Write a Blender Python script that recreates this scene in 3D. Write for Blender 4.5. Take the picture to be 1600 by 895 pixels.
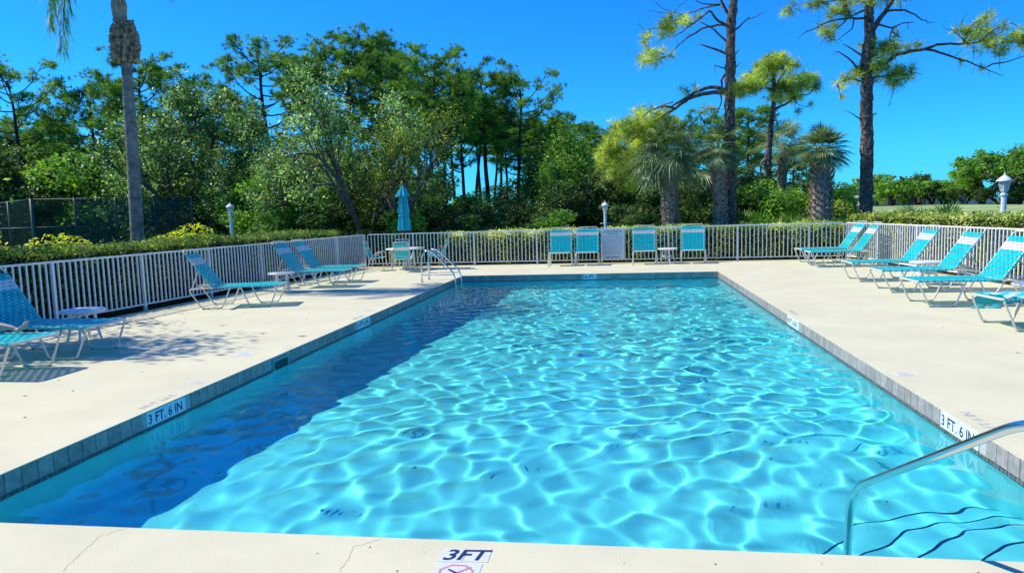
import bpy, math, random
import numpy as np
from mathutils import Matrix, Vector
sc = bpy.context.scene
for o in list(bpy.data.objects): bpy.data.objects.remove(o)
R = math.radians
# ------------------------------------------------------------------ camera
FOC = 1117.0; EYE = 1.86
_Y = np.array([164, 120.5, -FOC]); _Y /= np.linalg.norm(_Y)
_Z = np.cross([1, .03, 0.], _Y); _Z /= np.linalg.norm(_Z)
if _Z[1] < 0: _Z = -_Z
_X = np.cross(_Y, _Z); ROT = np.array([_X, _Y, _Z])
cd = bpy.data.cameras.new('camera'); cam = bpy.data.objects.new('camera', cd); sc.collection.objects.link(cam)
m4 = Matrix(ROT.tolist()).to_4x4(); m4.translation = (0, 0, EYE); cam.matrix_world = m4
cd.sensor_width = 36; cd.lens = 36 * FOC / 1600; cd.clip_start = .05; cd.clip_end = 4000
sc.camera = cam
sc.render.resolution_x = 1024; sc.render.resolution_y = 572
def at(px, py, Y):
    """world point at depth Y along the long side of the pool, from a measurement in the photograph"""
    d = ROT @ np.array([px - 800, -(py - 447.5), -FOC]); t = Y / d[1]
    return np.array([d[0] * t, Y, EYE + d[2] * t])
# ------------------------------------------------------------------ light
SUN = Vector((-.9, .10, 1)).normalized()
w = bpy.data.worlds.new('World'); sc.world = w; w.use_nodes = True
nt = w.node_tree; bg = nt.nodes['Background']
sky = nt.nodes.new('ShaderNodeTexSky'); sky.sky_type = 'NISHITA'; sky.sun_disc = False
sky.sun_elevation = math.asin(SUN.z); sky.sun_rotation = math.atan2(SUN.x, SUN.y)
sky.altitude = 0; sky.air_density = 1.0; sky.dust_density = .2; sky.ozone_density = 3.0
hs = nt.nodes.new('ShaderNodeHueSaturation'); hs.inputs['Saturation'].default_value = 1.2
tint = nt.nodes.new('ShaderNodeMix'); tint.data_type = 'RGBA'; tint.blend_type = 'MULTIPLY'; tint.inputs[0].default_value = 1; tint.inputs[7].default_value = (.10, .70, 1.30, 1)
nt.links.new(sky.outputs[0], hs.inputs['Color']); nt.links.new(hs.outputs[0], tint.inputs[6])
nt.links.new(tint.outputs[2], bg.inputs[0]); bg.inputs[1].default_value = .15
sl = bpy.data.lights.new('sun', 'SUN'); sl.energy = 5.0; sl.angle = R(.53); sl.color = (1, .94, .80)
so = bpy.data.objects.new('sun', sl); sc.collection.objects.link(so)
so.rotation_euler = SUN.to_track_quat('Z', 'Y').to_euler(); so.location = (-40, 15, 45)
sl.cycles.is_caustics_light = True
sc.view_settings.view_transform = 'Standard'; sc.view_settings.look = 'None'
sc.view_settings.exposure = .16; sc.view_settings.gamma = 1
sc.cycles.sample_clamp_indirect = 6; sc.cycles.caustics_refractive = True; sc.cycles.caustics_reflective = False
sc.cycles.use_denoising = True; sc.cycles.max_bounces = 10; sc.cycles.transparent_max_bounces = 12
# ------------------------------------------------------------------ helpers
def tag(o, label=None, cat=None, group=None, kind=None):
    if label: o['label'] = label
    if cat: o['category'] = cat
    if group: o['group'] = group
    if kind: o['kind'] = kind
    return o
def empty(name, loc, rz=0, label=None, cat=None, group=None):
    o = bpy.data.objects.new(name, None); sc.collection.objects.link(o); o.location = loc; o.rotation_euler = (0, 0, rz)
    o.empty_display_size = .1
    return tag(o, label, cat, group)
def link(name, me, parent=None, loc=None, rz=0):
    o = bpy.data.objects.new(name, me); sc.collection.objects.link(o)
    if parent is not None: o.parent = parent
    if loc is not None: o.location = loc
    if rz: o.rotation_euler = (0, 0, rz)
    return o
KIDS = {}
def copy_tree(o, parent=None):
    c = o.copy(); sc.collection.objects.link(c)
    if parent is not None: c.parent = parent
    for ch in list(o.children): copy_tree(ch, c)
    return c
def nrm(v):
    v = np.asarray(v, float); return v / (np.linalg.norm(v) + 1e-12)
class MB:
    def __init__(s): s.v = []; s.f = []; s.n = 0
    def add(s, v, f):
        v = np.asarray(v, float).reshape(-1, 3); s.v.append(v); s.f += [tuple(int(i) + s.n for i in q) for q in f]; s.n += len(v)
    def box(s, c, size, M=None):
        x, y, z = [k / 2 for k in size]
        v = np.array([[a * x, b * y, d * z] for a in (-1, 1) for b in (-1, 1) for d in (-1, 1)])
        if M is not None: v = v @ np.array(M).T
        s.add(v + np.array(c), [(0, 1, 3, 2), (4, 6, 7, 5), (0, 4, 5, 1), (2, 3, 7, 6), (0, 2, 6, 4), (1, 5, 7, 3)])
    def bevbox(s, c, size, b):
        """box with its edges cut back by b"""
        x, y, z = [k / 2 for k in size]
        v = []; 
        for (zz, e) in ((-z, b), (-z + b, 0), (z - b, 0), (z, b)):
            X, Y = x - e, y - e; k = b * .7
            v += [(-X + k, -Y, zz), (X - k, -Y, zz), (X, -Y + k, zz), (X, Y - k, zz), (X - k, Y, zz), (-X + k, Y, zz), (-X, Y - k, zz), (-X, -Y + k, zz)]
        f = [tuple(range(7, -1, -1)), tuple(range(24, 32))]
        for l in range(3):
            for i in range(8): j = (i + 1) % 8; f.append((l * 8 + i, l * 8 + j, l * 8 + 8 + j, l * 8 + 8 + i))
        s.add(np.array(v) + np.array(c), f)
    def tube(s, pts, r, n=8, cap=True, closed=False):
        pts = np.asarray(pts, float); N = len(pts); r = np.broadcast_to(np.asarray(r, float), (N,))
        V = []; up = None
        for i in range(N):
            if closed: t = pts[(i + 1) % N] - pts[i - 1]
            else: t = pts[min(i + 1, N - 1)] - pts[max(i - 1, 0)]
            t = nrm(t)
            if up is None:
                a = np.array([0, 0, 1.]) if abs(t[2]) < .9 else np.array([1., 0, 0]); up = nrm(np.cross(np.cross(t, a), t))
            else: up = nrm(up - t * np.dot(up, t))
            b = np.cross(t, up); th = np.arange(n) * 2 * math.pi / n
            V.append(pts[i] + r[i] * (np.cos(th)[:, None] * up + np.sin(th)[:, None] * b))
        F = []
        for i in range(N if closed else N - 1):
            k = (i + 1) % N
            for j in range(n): l = (j + 1) % n; F.append((i * n + j, i * n + l, k * n + l, k * n + j))
        if cap and not closed: F += [tuple(range(n - 1, -1, -1)), tuple(range((N - 1) * n, N * n))]
        s.add(np.concatenate(V), F)
    def lathe(s, prof, c=(0, 0, 0), n=16, ang=0):
        prof = np.asarray(prof, float); th = np.arange(n) * 2 * math.pi / n + ang
        V = np.concatenate([np.stack([p[0] * np.cos(th), p[0] * np.sin(th), np.full(n, p[1])], 1) for p in prof]) + np.array(c)
        F = []
        for i in range(len(prof) - 1):
            for j in range(n): l = (j + 1) % n; F.append((i * n + j, i * n + l, (i + 1) * n + l, (i + 1) * n + j))
        F += [tuple(range(n - 1, -1, -1)), tuple(range((len(prof) - 1) * n, len(prof) * n))]
        s.add(V, F)
    def mesh(s, name, mat, smooth=False):
        me = bpy.data.meshes.new(name); me.from_pydata(np.concatenate(s.v).tolist(), [], s.f)
        if mat: me.materials.append(mat)
        if smooth:
            me.shade_smooth()
            if smooth != 1: me.set_sharp_from_angle(angle=R(smooth))
        return me
    def build(s, name, mat, parent=None, smooth=False, loc=None, rz=0): return link(name, s.mesh(name, mat, smooth), parent, loc, rz)
def fastmesh(name, V, k, mat):
    """V: (N*k,3) corners of N separate k-sided faces"""
    V = np.asarray(V, np.float32).reshape(-1, 3); n = len(V) // k
    me = bpy.data.meshes.new(name); me.vertices.add(len(V)); me.vertices.foreach_set('co', V.ravel())
    me.loops.add(n * k); me.loops.foreach_set('vertex_index', np.arange(n * k, dtype=np.int32))
    me.polygons.add(n); me.polygons.foreach_set('loop_start', np.arange(n, dtype=np.int32) * k)
    me.polygons.foreach_set('loop_total', np.full(n, k, dtype=np.int32))
    me.materials.append(mat); me.update(calc_edges=True); return me
def arc_pts(pts, rad, n=5):
    """polyline with rounded corners"""
    pts = [np.array(p, float) for p in pts]; out = [pts[0]]
    for i in range(1, len(pts) - 1):
        p = pts[i]; a = pts[i - 1] - p; b = pts[i + 1] - p; la, lb = np.linalg.norm(a), np.linalg.norm(b)
        q = min(rad, la * .49, lb * .49); A = p + a / la * q; B = p + b / lb * q
        for k in range(n + 1):
            t = k / n; out.append((1 - t) ** 2 * A + 2 * t * (1 - t) * p + t * t * B)
    out.append(pts[-1]); return np.array(out)
# ------------------------------------------------------------------ materials
def mat(name, col, rough=.6, metal=0., var=0., scale=3., bump=0., bscale=40., rnd=0., spec=.5, col2=None, trans=0., dist=.01):
    m = bpy.data.materials.new(name); m.use_nodes = True; t = m.node_tree; b = t.nodes['Principled BSDF']
    b.inputs['Base Color'].default_value = (*col, 1); b.inputs['Roughness'].default_value = rough; b.inputs['Metallic'].default_value = metal
    b.inputs['Specular IOR Level'].default_value = spec
    L = t.links; N = t.nodes; src = None
    geo = N.new('ShaderNodeNewGeometry')
    tc = N.new('ShaderNodeTexCoord')
    if var or col2:
        n = N.new('ShaderNodeTexNoise'); n.inputs['Scale'].default_value = scale; n.inputs['Detail'].default_value = 6; n.inputs['Roughness'].default_value = .6
        L.new(geo.outputs['Position'], n.inputs['Vector'])
        r = N.new('ShaderNodeValToRGB'); c2 = col2 or tuple(c * (1 - var) for c in col)
        r.color_ramp.elements[0].position = .35; r.color_ramp.elements[1].position = .65
        r.color_ramp.elements[0].color = (*c2, 1); r.color_ramp.elements[1].color = (*[min(1, c * (1 + var * .5)) for c in col], 1)
        L.new(n.outputs[0], r.inputs[0]); src = r.outputs[0]; L.new(src, b.inputs['Base Color'])
    if rnd:
        oi = N.new('ShaderNodeObjectInfo'); mp = N.new('ShaderNodeMapRange'); mp.inputs[3].default_value = 1 - rnd; mp.inputs[4].default_value = 1 + rnd
        L.new(oi.outputs['Random'], mp.inputs[0]); mx = N.new('ShaderNodeMix'); mx.data_type = 'RGBA'; mx.blend_type = 'MULTIPLY'; mx.inputs[0].default_value = 1
        if src: L.new(src, mx.inputs[6])
        else: mx.inputs[6].default_value = (*col, 1)
        L.new(mp.outputs[0], mx.inputs[7]); L.new(mx.outputs[2], b.inputs['Base Color'])
    if bump:
        n = N.new('ShaderNodeTexNoise'); n.inputs['Scale'].default_value = bscale; n.inputs['Detail'].default_value = 5
        L.new(geo.outputs['Position'], n.inputs['Vector'])
        bp = N.new('ShaderNodeBump'); bp.inputs['Strength'].default_value = bump; bp.inputs['Distance'].default_value = dist
        L.new(n.outputs[0], bp.inputs['Height']); L.new(bp.outputs[0], b.inputs['Normal'])
    return m
def leafmat(name, cols, rough=.55, trans=.32, spec=.25, tcol=1.4):
    m = bpy.data.materials.new(name); m.use_nodes = True; t = m.node_tree; N = t.nodes; L = t.links; b = N['Principled BSDF']; out = N['Material Output']
    b.inputs['Roughness'].default_value = rough; b.inputs['Specular IOR Level'].default_value = spec
    g = N.new('ShaderNodeNewGeometry'); r = N.new('ShaderNodeValToRGB'); e = r.color_ramp.elements
    while len(e) < len(cols): e.new(.5)
    for i, c in enumerate(cols): e[i].position = i / (len(cols) - 1); e[i].color = (*[k * 2.3 for k in c], 1)  # wide ramp puts leaf sparkle and crown highlights into the colour
    n = N.new('ShaderNodeTexNoise'); n.inputs['Scale'].default_value = 1.35; n.inputs['Detail'].default_value = 2
    L.new(g.outputs['Position'], n.inputs['Vector'])
    a = N.new('ShaderNodeMath'); a.operation = 'MULTIPLY_ADD'; a.inputs[1].default_value = .75; L.new(g.outputs['Random Per Island'], a.inputs[0])
    s = N.new('ShaderNodeMath'); s.operation = 'MULTIPLY_ADD'; s.inputs[1].default_value = 2.3; s.inputs[2].default_value = -1.02; L.new(n.outputs[0], s.inputs[0])
    oi = N.new('ShaderNodeObjectInfo'); o2 = N.new('ShaderNodeMath'); o2.operation = 'MULTIPLY_ADD'; o2.inputs[1].default_value = .22; L.new(oi.outputs['Random'], o2.inputs[0])
    s2 = N.new('ShaderNodeMath'); s2.operation = 'SUBTRACT'; s2.inputs[1].default_value = .11; L.new(s.outputs[0], s2.inputs[0]); L.new(s2.outputs[0], o2.inputs[2])
    L.new(o2.outputs[0], a.inputs[2]); L.new(a.outputs[0], r.inputs[0]); L.new(r.outputs[0], b.inputs['Base Color'])
    tr = N.new('ShaderNodeBsdfTranslucent'); mu = N.new('ShaderNodeMix'); mu.data_type = 'RGBA'; mu.blend_type = 'MULTIPLY'; mu.inputs[0].default_value = 1
    L.new(r.outputs[0], mu.inputs[6]); mu.inputs[7].default_value = (tcol * 1.15, tcol * 1.2, tcol * .6, 1); L.new(mu.outputs[2], tr.inputs[0])
    mx = N.new('ShaderNodeMixShader'); mx.inputs[0].default_value = trans; L.new(b.outputs[0], mx.inputs[1]); L.new(tr.outputs[0], mx.inputs[2]); L.new(mx.outputs[0], out.inputs[0])
    return m
M = {}
M['deck'] = mat('deck_concrete', (.665, .618, .425), .85, var=.07, scale=1.1, bump=.25, bscale=90, spec=.2)
M['plaster'] = mat('pool_plaster', (.15, .86, .92), .7, var=.04, scale=2.5, spec=.1)
M['tile'] = mat('glazed_tile', (.40, .325, .29), .35, var=.25, scale=14, rnd=.16)
M['trim'] = mat('dark_trim_tile', (.16, .15, .14), .35, var=.4, scale=20)
M['nose'] = mat('step_edge_tile', (.03, .11, .17), .5)
M['grout'] = mat('grout', (.50, .50, .47), .8)
M['plate'] = mat('marker_tile', (.80, .86, .88), .4)
M['ink'] = mat('navy_ink', (.012, .03, .10), .5)
M['ink_f'] = mat('faded_navy_ink', (.30, .31, .36), .8, var=.5, scale=60, col2=(.62, .59, .50))
M['plate_f'] = mat('faded_plate', (.66, .64, .58), .8, var=.1, scale=30)
M['plate_w'] = mat('deck_plate_white', (.64, .65, .66), .6, var=.08, scale=25)
M['red_f'] = mat('worn_red_ink', (.55, .26, .29), .7, var=.3, scale=60)
M['frame'] = mat('cream_powder_coat', (.74, .69, .57), .35, var=.05, scale=9)
M['pad'] = mat('foot_pad_plastic', (.30, .27, .2), .6)
M['teal'] = mat('teal_vinyl', (.004, .60, .62), .38, rnd=.07, spec=.5)
M['wvinyl'] = mat('white_vinyl', (.76, .76, .76), .4, rnd=.04)
def glow(m, k, c):
    t = m.node_tree; tr = t.nodes.new('ShaderNodeBsdfTranslucent'); tr.inputs[0].default_value = (*c, 1); mx = t.nodes.new('ShaderNodeMixShader'); mx.inputs[0].default_value = k
    t.links.new(t.nodes['Principled BSDF'].outputs[0], mx.inputs[1]); t.links.new(tr.outputs[0], mx.inputs[2]); t.links.new(mx.outputs[0], t.nodes['Material Output'].inputs[0])
glow(M['teal'], .28, (.0, .72, .78)); glow(M['wvinyl'], .25, (.85, .85, .85))
M['cvinyl'] = mat('cream_vinyl', (.78, .66, .42), .4, rnd=.04)
M['fence'] = mat('white_aluminium', (.78, .78, .76), .4, rnd=.03)
M['tabletop'] = mat('table_plastic', (.74, .74, .72), .45, var=.06, scale=12)
M['steel'] = mat('stainless_steel', (.68, .70, .73), .16, metal=1.0)
M['lamp'] = mat('lamp_white_paint', (.76, .78, .80), .45)
M['glass'] = mat('lantern_glass', (.72, .78, .82), .1, spec=.6)
M['canvas'] = mat('teal_canvas', (.005, .40, .50), .75, var=.12, scale=9)
M['pole'] = mat('wood_pole', (.16, .07, .03), .6)
M['bark'] = mat('pine_bark', (.155, .115, .105), .9, var=.6, scale=7, bump=.9, bscale=14, dist=.05, spec=.1, col2=(.04, .032, .032))
M['dbark'] = mat('dark_pine_bark', (.07, .055, .05), .9, var=.5, scale=3, spec=.1)
M['obark'] = mat('grey_branch_bark', (.13, .115, .10), .9, var=.4, scale=5, spec=.1)
M['pbark'] = mat('palm_bark', (.29, .27, .25), .9, var=.22, scale=5, bump=.9, bscale=16, dist=.05, spec=.1, col2=(.15, .135, .13))
M['boot'] = mat('palm_boots', (.42, .32, .23), .9, var=.6, scale=9, spec=.1, col2=(.09, .06, .045))
M['gboot'] = mat('grey_palm_boots', (.38, .36, .34), .9, var=.6, scale=9, spec=.1, col2=(.08, .07, .065))
M['skin'] = mat('skin', (.62, .37, .28), .5, var=.06, scale=20)
M['trunks'] = mat('navy_cloth', (.03, .05, .12), .8)
M['hair'] = mat('hair', (.08, .05, .03), .6)
M['pine'] = leafmat('pine_needles', [(.010, .032, .008), (.026, .080, .012), (.070, .150, .018), (.16, .235, .028)])
M['pine_y'] = leafmat('bright_pine_needles', [(.025, .05, .010), (.085, .13, .018), (.19, .23, .035), (.36, .37, .09)], trans=.4)
M['pine_d'] = leafmat('far_pine_needles', [(.012, .036, .012), (.025, .065, .016), (.045, .10, .022), (.075, .14, .03)])
M['oak'] = leafmat('grey_green_leaves', [(.012, .030, .009), (.032, .074, .015), (.085, .15, .038), (.26, .34, .15)], rough=.42, spec=.4)
M['oak_y'] = leafmat('yellowing_leaves', [(.016, .038, .008), (.045, .09, .012), (.12, .17, .025), (.27, .27, .04)], rough=.6, spec=.2)
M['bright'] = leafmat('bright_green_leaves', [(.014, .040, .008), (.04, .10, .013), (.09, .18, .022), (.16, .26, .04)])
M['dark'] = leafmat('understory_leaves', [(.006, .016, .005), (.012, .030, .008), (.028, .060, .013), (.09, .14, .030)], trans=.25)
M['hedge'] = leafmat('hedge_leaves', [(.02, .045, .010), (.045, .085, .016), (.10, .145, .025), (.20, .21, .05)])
M['hedge_y'] = leafmat('sunlit_hedge_leaves', [(.025, .05, .010), (.075, .12, .02), (.20, .24, .045), (.42, .40, .14)], trans=.4)  # hedge greens raised so sunlight is put into the leaf colour
M['yellow'] = leafmat('yellow_flowering_leaves', [(.05, .10, .01), (.10, .17, .01), (.26, .28, .015), (.42, .36, .015)])
M['fan'] = leafmat('fan_palm_leaves', [(.018, .036, .016), (.045, .075, .034), (.095, .135, .065), (.18, .21, .12)], rough=.45, spec=.35)
M['fan_g'] = leafmat('palmetto_leaves', [(.03, .075, .015), (.06, .13, .025), (.12, .19, .04), (.22, .26, .07)], rough=.4)
M['feather'] = leafmat('feather_palm_leaves', [(.02, .06, .02), (.035, .10, .04), (.06, .14, .05), (.09, .18, .07)])
M['core'] = mat('hedge_dark_core', (.018, .025, .010), .95, spec=0)
M['moss'] = leafmat('spanish_moss', [(.18, .18, .16), (.26, .26, .24)], trans=.2)
# ------------------------------------------------------------------ ground
def sheet(name, pts, z, m, kind='structure'):
    mb = MB(); mb.add([(x, y, z) for x, y in pts], [tuple(range(len(pts)))]); o = mb.build(name, m); tag(o, kind=kind); return o
gm_ = mat('lawn_grass', (.085, .15, .030), .95, var=.45, scale=.35, bump=.6, bscale=30, spec=.1, col2=(.05, .095, .02), dist=.04)
mb = MB(); mb.add([(x, y, -.08) for x, y in [(-900, -300), (900, -300), (900, 1200), (-900, 1200), (-8, 0), (6, 0), (6, 23), (-8, 23)]], [(0, 1, 5, 4), (1, 2, 6, 5), (2, 3, 7, 6), (3, 0, 4, 7)])
tag(mb.build('lawn', gm_), kind='structure')
fair = mat('fairway_grass', (.40, .46, .20), .95, scale=.06, spec=.1, var=.2, col2=(.17, .27, .08))  # darker noise patches put tree shade into the grass colour
mb = MB()
gx = np.linspace(14, 120, 40); gy = np.linspace(62, 215, 40)
gv = []
for yy in gy:
    for xx in gx:
        z = .02 + .55 * math.sin((xx - 14) / 106 * math.pi) * math.sin((yy - 62) / 153 * math.pi) * (1 + .4 * math.sin(xx * .12 + 1) + .3 * math.sin(yy * .09))
        gv.append((xx, yy, z))
mb.add(gv, [(j * 40 + i, j * 40 + i + 1, j * 40 + 41 + i, j * 40 + 40 + i) for j in range(39) for i in range(39)])
tag(mb.build('fairway', fair, smooth=True), kind='structure')
# pool size and deck
XL, XR, YF, YB = -4.66, 2.85, 3.84, 21.1
FL0, FL1 = (-11.16, 1.0), (-9.25, 25.4)      # left fence line
FR0, FR1 = (9.62, 1.0), (7.45, 24.85)        # right fence line
deck = MB()
outer = [(-11.3, -7), (10.0, -7), (7.75, 25.05), (-9.35, 25.6)]
inner = [(XL, YF), (XR, YF), (XR, YB), (XL, YB)]
vv = [(x, y, 0) for x, y in outer + inner] + [(x, y, -.012) for x, y in inner]
deck.add(vv, [(0, 1, 5, 4), (1, 2, 6, 5), (2, 3, 7, 6), (3, 0, 4, 7), (4, 5, 9, 8), (5, 6, 10, 9), (6, 7, 11, 10), (7, 4, 8, 11)])
dm = M['deck']; t_ = dm.node_tree     # faint stains and hairline cracks in the concrete
N_ = t_.nodes; L_ = t_.links; ramp = [n for n in N_ if n.type == 'VALTORGB'][0]; bs = N_['Principled BSDF']; ge = [n for n in N_ if n.type == 'NEW_GEOMETRY'][0]
def overlay(src, fac_out, colr):
    mx = N_.new('ShaderNodeMix'); mx.data_type = 'RGBA'; mx.blend_type = 'MIX'; L_.new(fac_out, mx.inputs[0]); L_.new(src, mx.inputs[6]); mx.inputs[7].default_value = (*colr, 1); return mx.outputs[2]
st = N_.new('ShaderNodeTexNoise'); st.inputs['Scale'].default_value = 2.3; st.inputs['Detail'].default_value = 10; st.inputs['Roughness'].default_value = .78; st.inputs['Distortion'].default_value = .6
L_.new(ge.outputs['Position'], st.inputs['Vector']); sr = N_.new('ShaderNodeMapRange'); sr.inputs[1].default_value = .60; sr.inputs[2].default_value = .78; sr.inputs[3].default_value = 0; sr.inputs[4].default_value = .7
L_.new(st.outputs[0], sr.inputs[0]); s1 = overlay(ramp.outputs[0], sr.outputs[0], (.50, .455, .33))
sp = N_.new('ShaderNodeTexNoise'); sp.inputs['Scale'].default_value = 85; sp.inputs['Detail'].default_value = 3; L_.new(ge.outputs['Position'], sp.inputs['Vector'])
spr = N_.new('ShaderNodeMapRange'); spr.inputs[1].default_value = .55; spr.inputs[2].default_value = .75; spr.inputs[3].default_value = 0; spr.inputs[4].default_value = .3
L_.new(sp.outputs[0], spr.inputs[0]); s2 = overlay(s1, spr.outputs[0], (.48, .44, .32)); L_.new(s2, bs.inputs['Base Color'])
dk = deck.build('pool_deck', M['deck']); tag(dk, kind='structure')
def crack(pts, wd=.004):
    """hairline crack filled with dirt, lying in the deck"""
    pts = np.array(pts, float); rng = np.random.default_rng(len(pts)); P = []
    for i in range(len(pts) - 1):
        for k in range(8): P.append(pts[i] + (pts[i + 1] - pts[i]) * k / 8 + rng.normal(0, .006, 2))
    P.append(pts[-1]); P = np.array(P); V = []; F = []
    for i, p in enumerate(P):
        d = nrm(P[min(i + 1, len(P) - 1)] - P[max(i - 1, 0)]); n = np.array([-d[1], d[0]]) * wd * rng.uniform(.3, .6)
        V += [(*(p - n), .0015), (*(p + n), .0015)]
        if i: F.append((2 * i - 2, 2 * i, 2 * i + 1, 2 * i - 1))
    mb = MB(); mb.add(V, F); mb.build('crack', M['crackm'], dk)
M['crackm'] = mat('crack_dirt', (.54, .49, .36), .9)
crack([(-3.02, 3.83), (-3.1, 3.7), (-3.06, 3.5), (-3.0, 3.3)]); crack([(-1.38, 3.82), (-1.5, 3.7), (-1.48, 3.45), (-1.42, 3.2)])
crack([(5.4, 3.6), (5.0, 6.0), (5.2, 8.4), (4.9, 10.5)], .003)
lf = MB(); rr_ = np.random.default_rng(14)
for i in range(150):
    if i < 70: x, y = rr_.uniform(-9.6, -5.0), rr_.uniform(4, 23)
    elif i < 110: x, y = rr_.uniform(3.3, 7.6), rr_.uniform(4, 24)
    elif i < 130: x, y = rr_.uniform(-5, 3), rr_.uniform(21.6, 24.6)
    else: x, y = rr_.uniform(-3, 3), rr_.uniform(2.6, 3.75)
    a_ = rr_.uniform(0, 6.28); l_ = rr_.uniform(.012, .035) * (.5 if i >= 130 else 1); c_, s_ = math.cos(a_), math.sin(a_)
    lf.add([(x - c_ * l_, y - s_ * l_, .003), (x - s_ * l_ * .3, y + c_ * l_ * .3, .008), (x + c_ * l_, y + s_ * l_, .004), (x + s_ * l_ * .3, y - c_ * l_ * .3, .003)], [(0, 3, 2, 1)])
tag(lf.build('fallen_leaves', mat('dry_leaf', (.20, .13, .06), .9)), 'scattered dry leaf bits lying on the pool deck', 'leaves', kind='stuff')
# pool basin
WZ = -.195
def floor_z(y): return -1.14 - .85 * min(1, max(0, (y - 5.0) / 13.0)) 
bas = MB()
ys = np.linspace(YF, YB, 24); e = .010; x0, x1, y0, y1 = XL - e, XR + e, YF - e, YB + e
V = []
for y in ys:
    fz = floor_z(y); yy = min(max(y, YF), YB)
    yy = y0 if y == ys[0] else y1 if y == ys[-1] else y
    V += [(x0, yy, -.012), (x0, yy, fz + .12), (x0 + .12, yy, fz), (x1 - .12, yy, fz), (x1, yy, fz + .12), (x1, yy, -.012)]
F = [(6 * i + j, 6 * i + 6 + j, 6 * i + 7 + j, 6 * i + 1 + j) for i in range(23) for j in range(5)] + [tuple(range(0, 6)), tuple(range(143, 137, -1))]
bas.add(V, F); basin = bas.build('pool_basin', M['plaster']); tag(basin, kind='structure'); basin.cycles.is_caustics_receiver = True
# upper wall behind the tiles is grout
g = MB()
for (a, b) in (((x0 + .002, y0), (x0 + .002, y1)), ((x1 - .002, y0), (x1 - .002, y1)), ((x0, y1 - .002), (x1, y1 - .002)), ((x0, y0 + .002), (x1, y0 + .002))):
    g.add([(*a, -.0125), (*b, -.0125), (*b, -.235), (*a, -.235)], [(0, 1, 2, 3)])
g.build('grout_band', M['grout'], basin)
PIT = .1623
def tile_mesh(w_, h_, d_, name, mm):
    b = MB(); b.bevbox((0, 0, 0), (d_, w_, h_), .003); return b.mesh(name, mm)
tme = tile_mesh(PIT - .008, .148, .012, 'tile', M['tile'])
plates = {'L': [(6.33, 6.98), (12.2, 12.85)], 'R': [(6.06, 6.75), (11.85, 12.6)], 'B': [(-.98, -.64)]}
SK = (8.98, 9.42)
rt = random.Random(5)
def inr(v, L): return any(a - .04 < v < b + .04 for a, b in L)
n = int((YB - YF) / PIT)
for i in range(n):
    y = YF + PIT * (i + .5)
    for s, x in (('L', XL - .004), ('R', XR + .004)):
        if inr(y, plates[s]) or (s == 'L' and SK[0] - .05 < y < SK[1] + .05): continue
        o = link('tile', tme, basin, (x + rt.uniform(-.001, .001), y, -.088)); 
for i in range(int((XR - XL) / PIT)):
    x = XL + .02 + PIT * (i + .5)
    if inr(x, plates['B']): continue
    link('tile', tme, basin, (x, YB + .004, -.088), R(90))
tm = MB(); q = .054; k = PIT / 3
for i in range(int((YB - YF) / k)):
    y = YF + k * (i + .5)
    for x in (XL - .004, XR + .004):
        if x < 0 and SK[0] < y < SK[1]: continue
        tm.box((x, y, -.195), (.012, k - .008, .05))
for i in range(int((XR - XL) / k)):
    x = XL + k * (i + .5); tm.box((x, YB + .004, -.195), (k - .008, .012, .05)); tm.box((x, YF - .004, -.195), (k - .008, .012, .05))
tag(tm.build('trim_tiles', M['trim'], basin), kind='stuff')
# water
step = .03; nx = int((XR - XL) / step); ny = int((YB - YF) / step)
wx = np.linspace(XL + .001, XR - .001, nx + 1); wy = np.linspace(YF + .001, YB - .001, ny + 1); WX, WY = np.meshgrid(wx, wy)
rng = np.random.default_rng(6); ZT = np.zeros_like(WX)
for k_ in range(64):
    lam = rng.uniform(.2, .5); th = rng.uniform(0, 2 * math.pi); kk = 2 * math.pi / lam; a = .0039 * lam ** 2 * rng.uniform(.5, 1.5)
    ZT += a * np.sin(kk * (WX * math.cos(th) + WY * math.sin(th) + .14 * np.sin(WY * 1.3 + th) + .14 * np.sin(WX * 1.7 + th * 2)) + rng.uniform(0, 6.28))
ZT *= 1 - .45 * np.exp(-((WX - XL) / 1.1) ** 2)
ZT *= .90 + .20 * (WX - XL) / 7.5
ZT *= 1.1 - .2 * np.clip((WY - 4) / 11, 0, 1)
Vw = np.stack([WX.ravel(), WY.ravel(), (ZT + WZ).ravel()], 1).astype(np.float32)
ii = (np.arange(nx)[None, :] + np.arange(ny)[:, None] * (nx + 1)); Fw = np.stack([ii, ii + 1, ii + nx + 2, ii + nx + 1], -1).reshape(-1, 4).astype(np.int32)
wm = bpy.data.meshes.new('pool_water'); wm.vertices.add(len(Vw)); wm.vertices.foreach_set('co', Vw.ravel())
wm.loops.add(Fw.size); wm.loops.foreach_set('vertex_index', Fw.ravel()); wm.polygons.add(len(Fw))
wm.polygons.foreach_set('loop_start', np.arange(len(Fw), dtype=np.int32) * 4); wm.polygons.foreach_set('loop_total', np.full(len(Fw), 4, np.int32)); wm.update(calc_edges=True); wm.shade_smooth()
mw = bpy.data.materials.new('water'); mw.use_nodes = True; t = mw.node_tree; t.nodes.remove(t.nodes['Principled BSDF'])
gl = t.nodes.new('ShaderNodeBsdfGlass'); gl.inputs['IOR'].default_value = 1.33; gl.inputs['Roughness'].default_value = 0; gl.inputs['Color'].default_value = (.90, 1, 1, 1)
t.links.new(gl.outputs[0], t.nodes['Material Output'].inputs[0]); wm.materials.append(mw)
wo = link('pool_water', wm); tag(wo, kind='structure'); wo.cycles.is_caustics_caster = True
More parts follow.
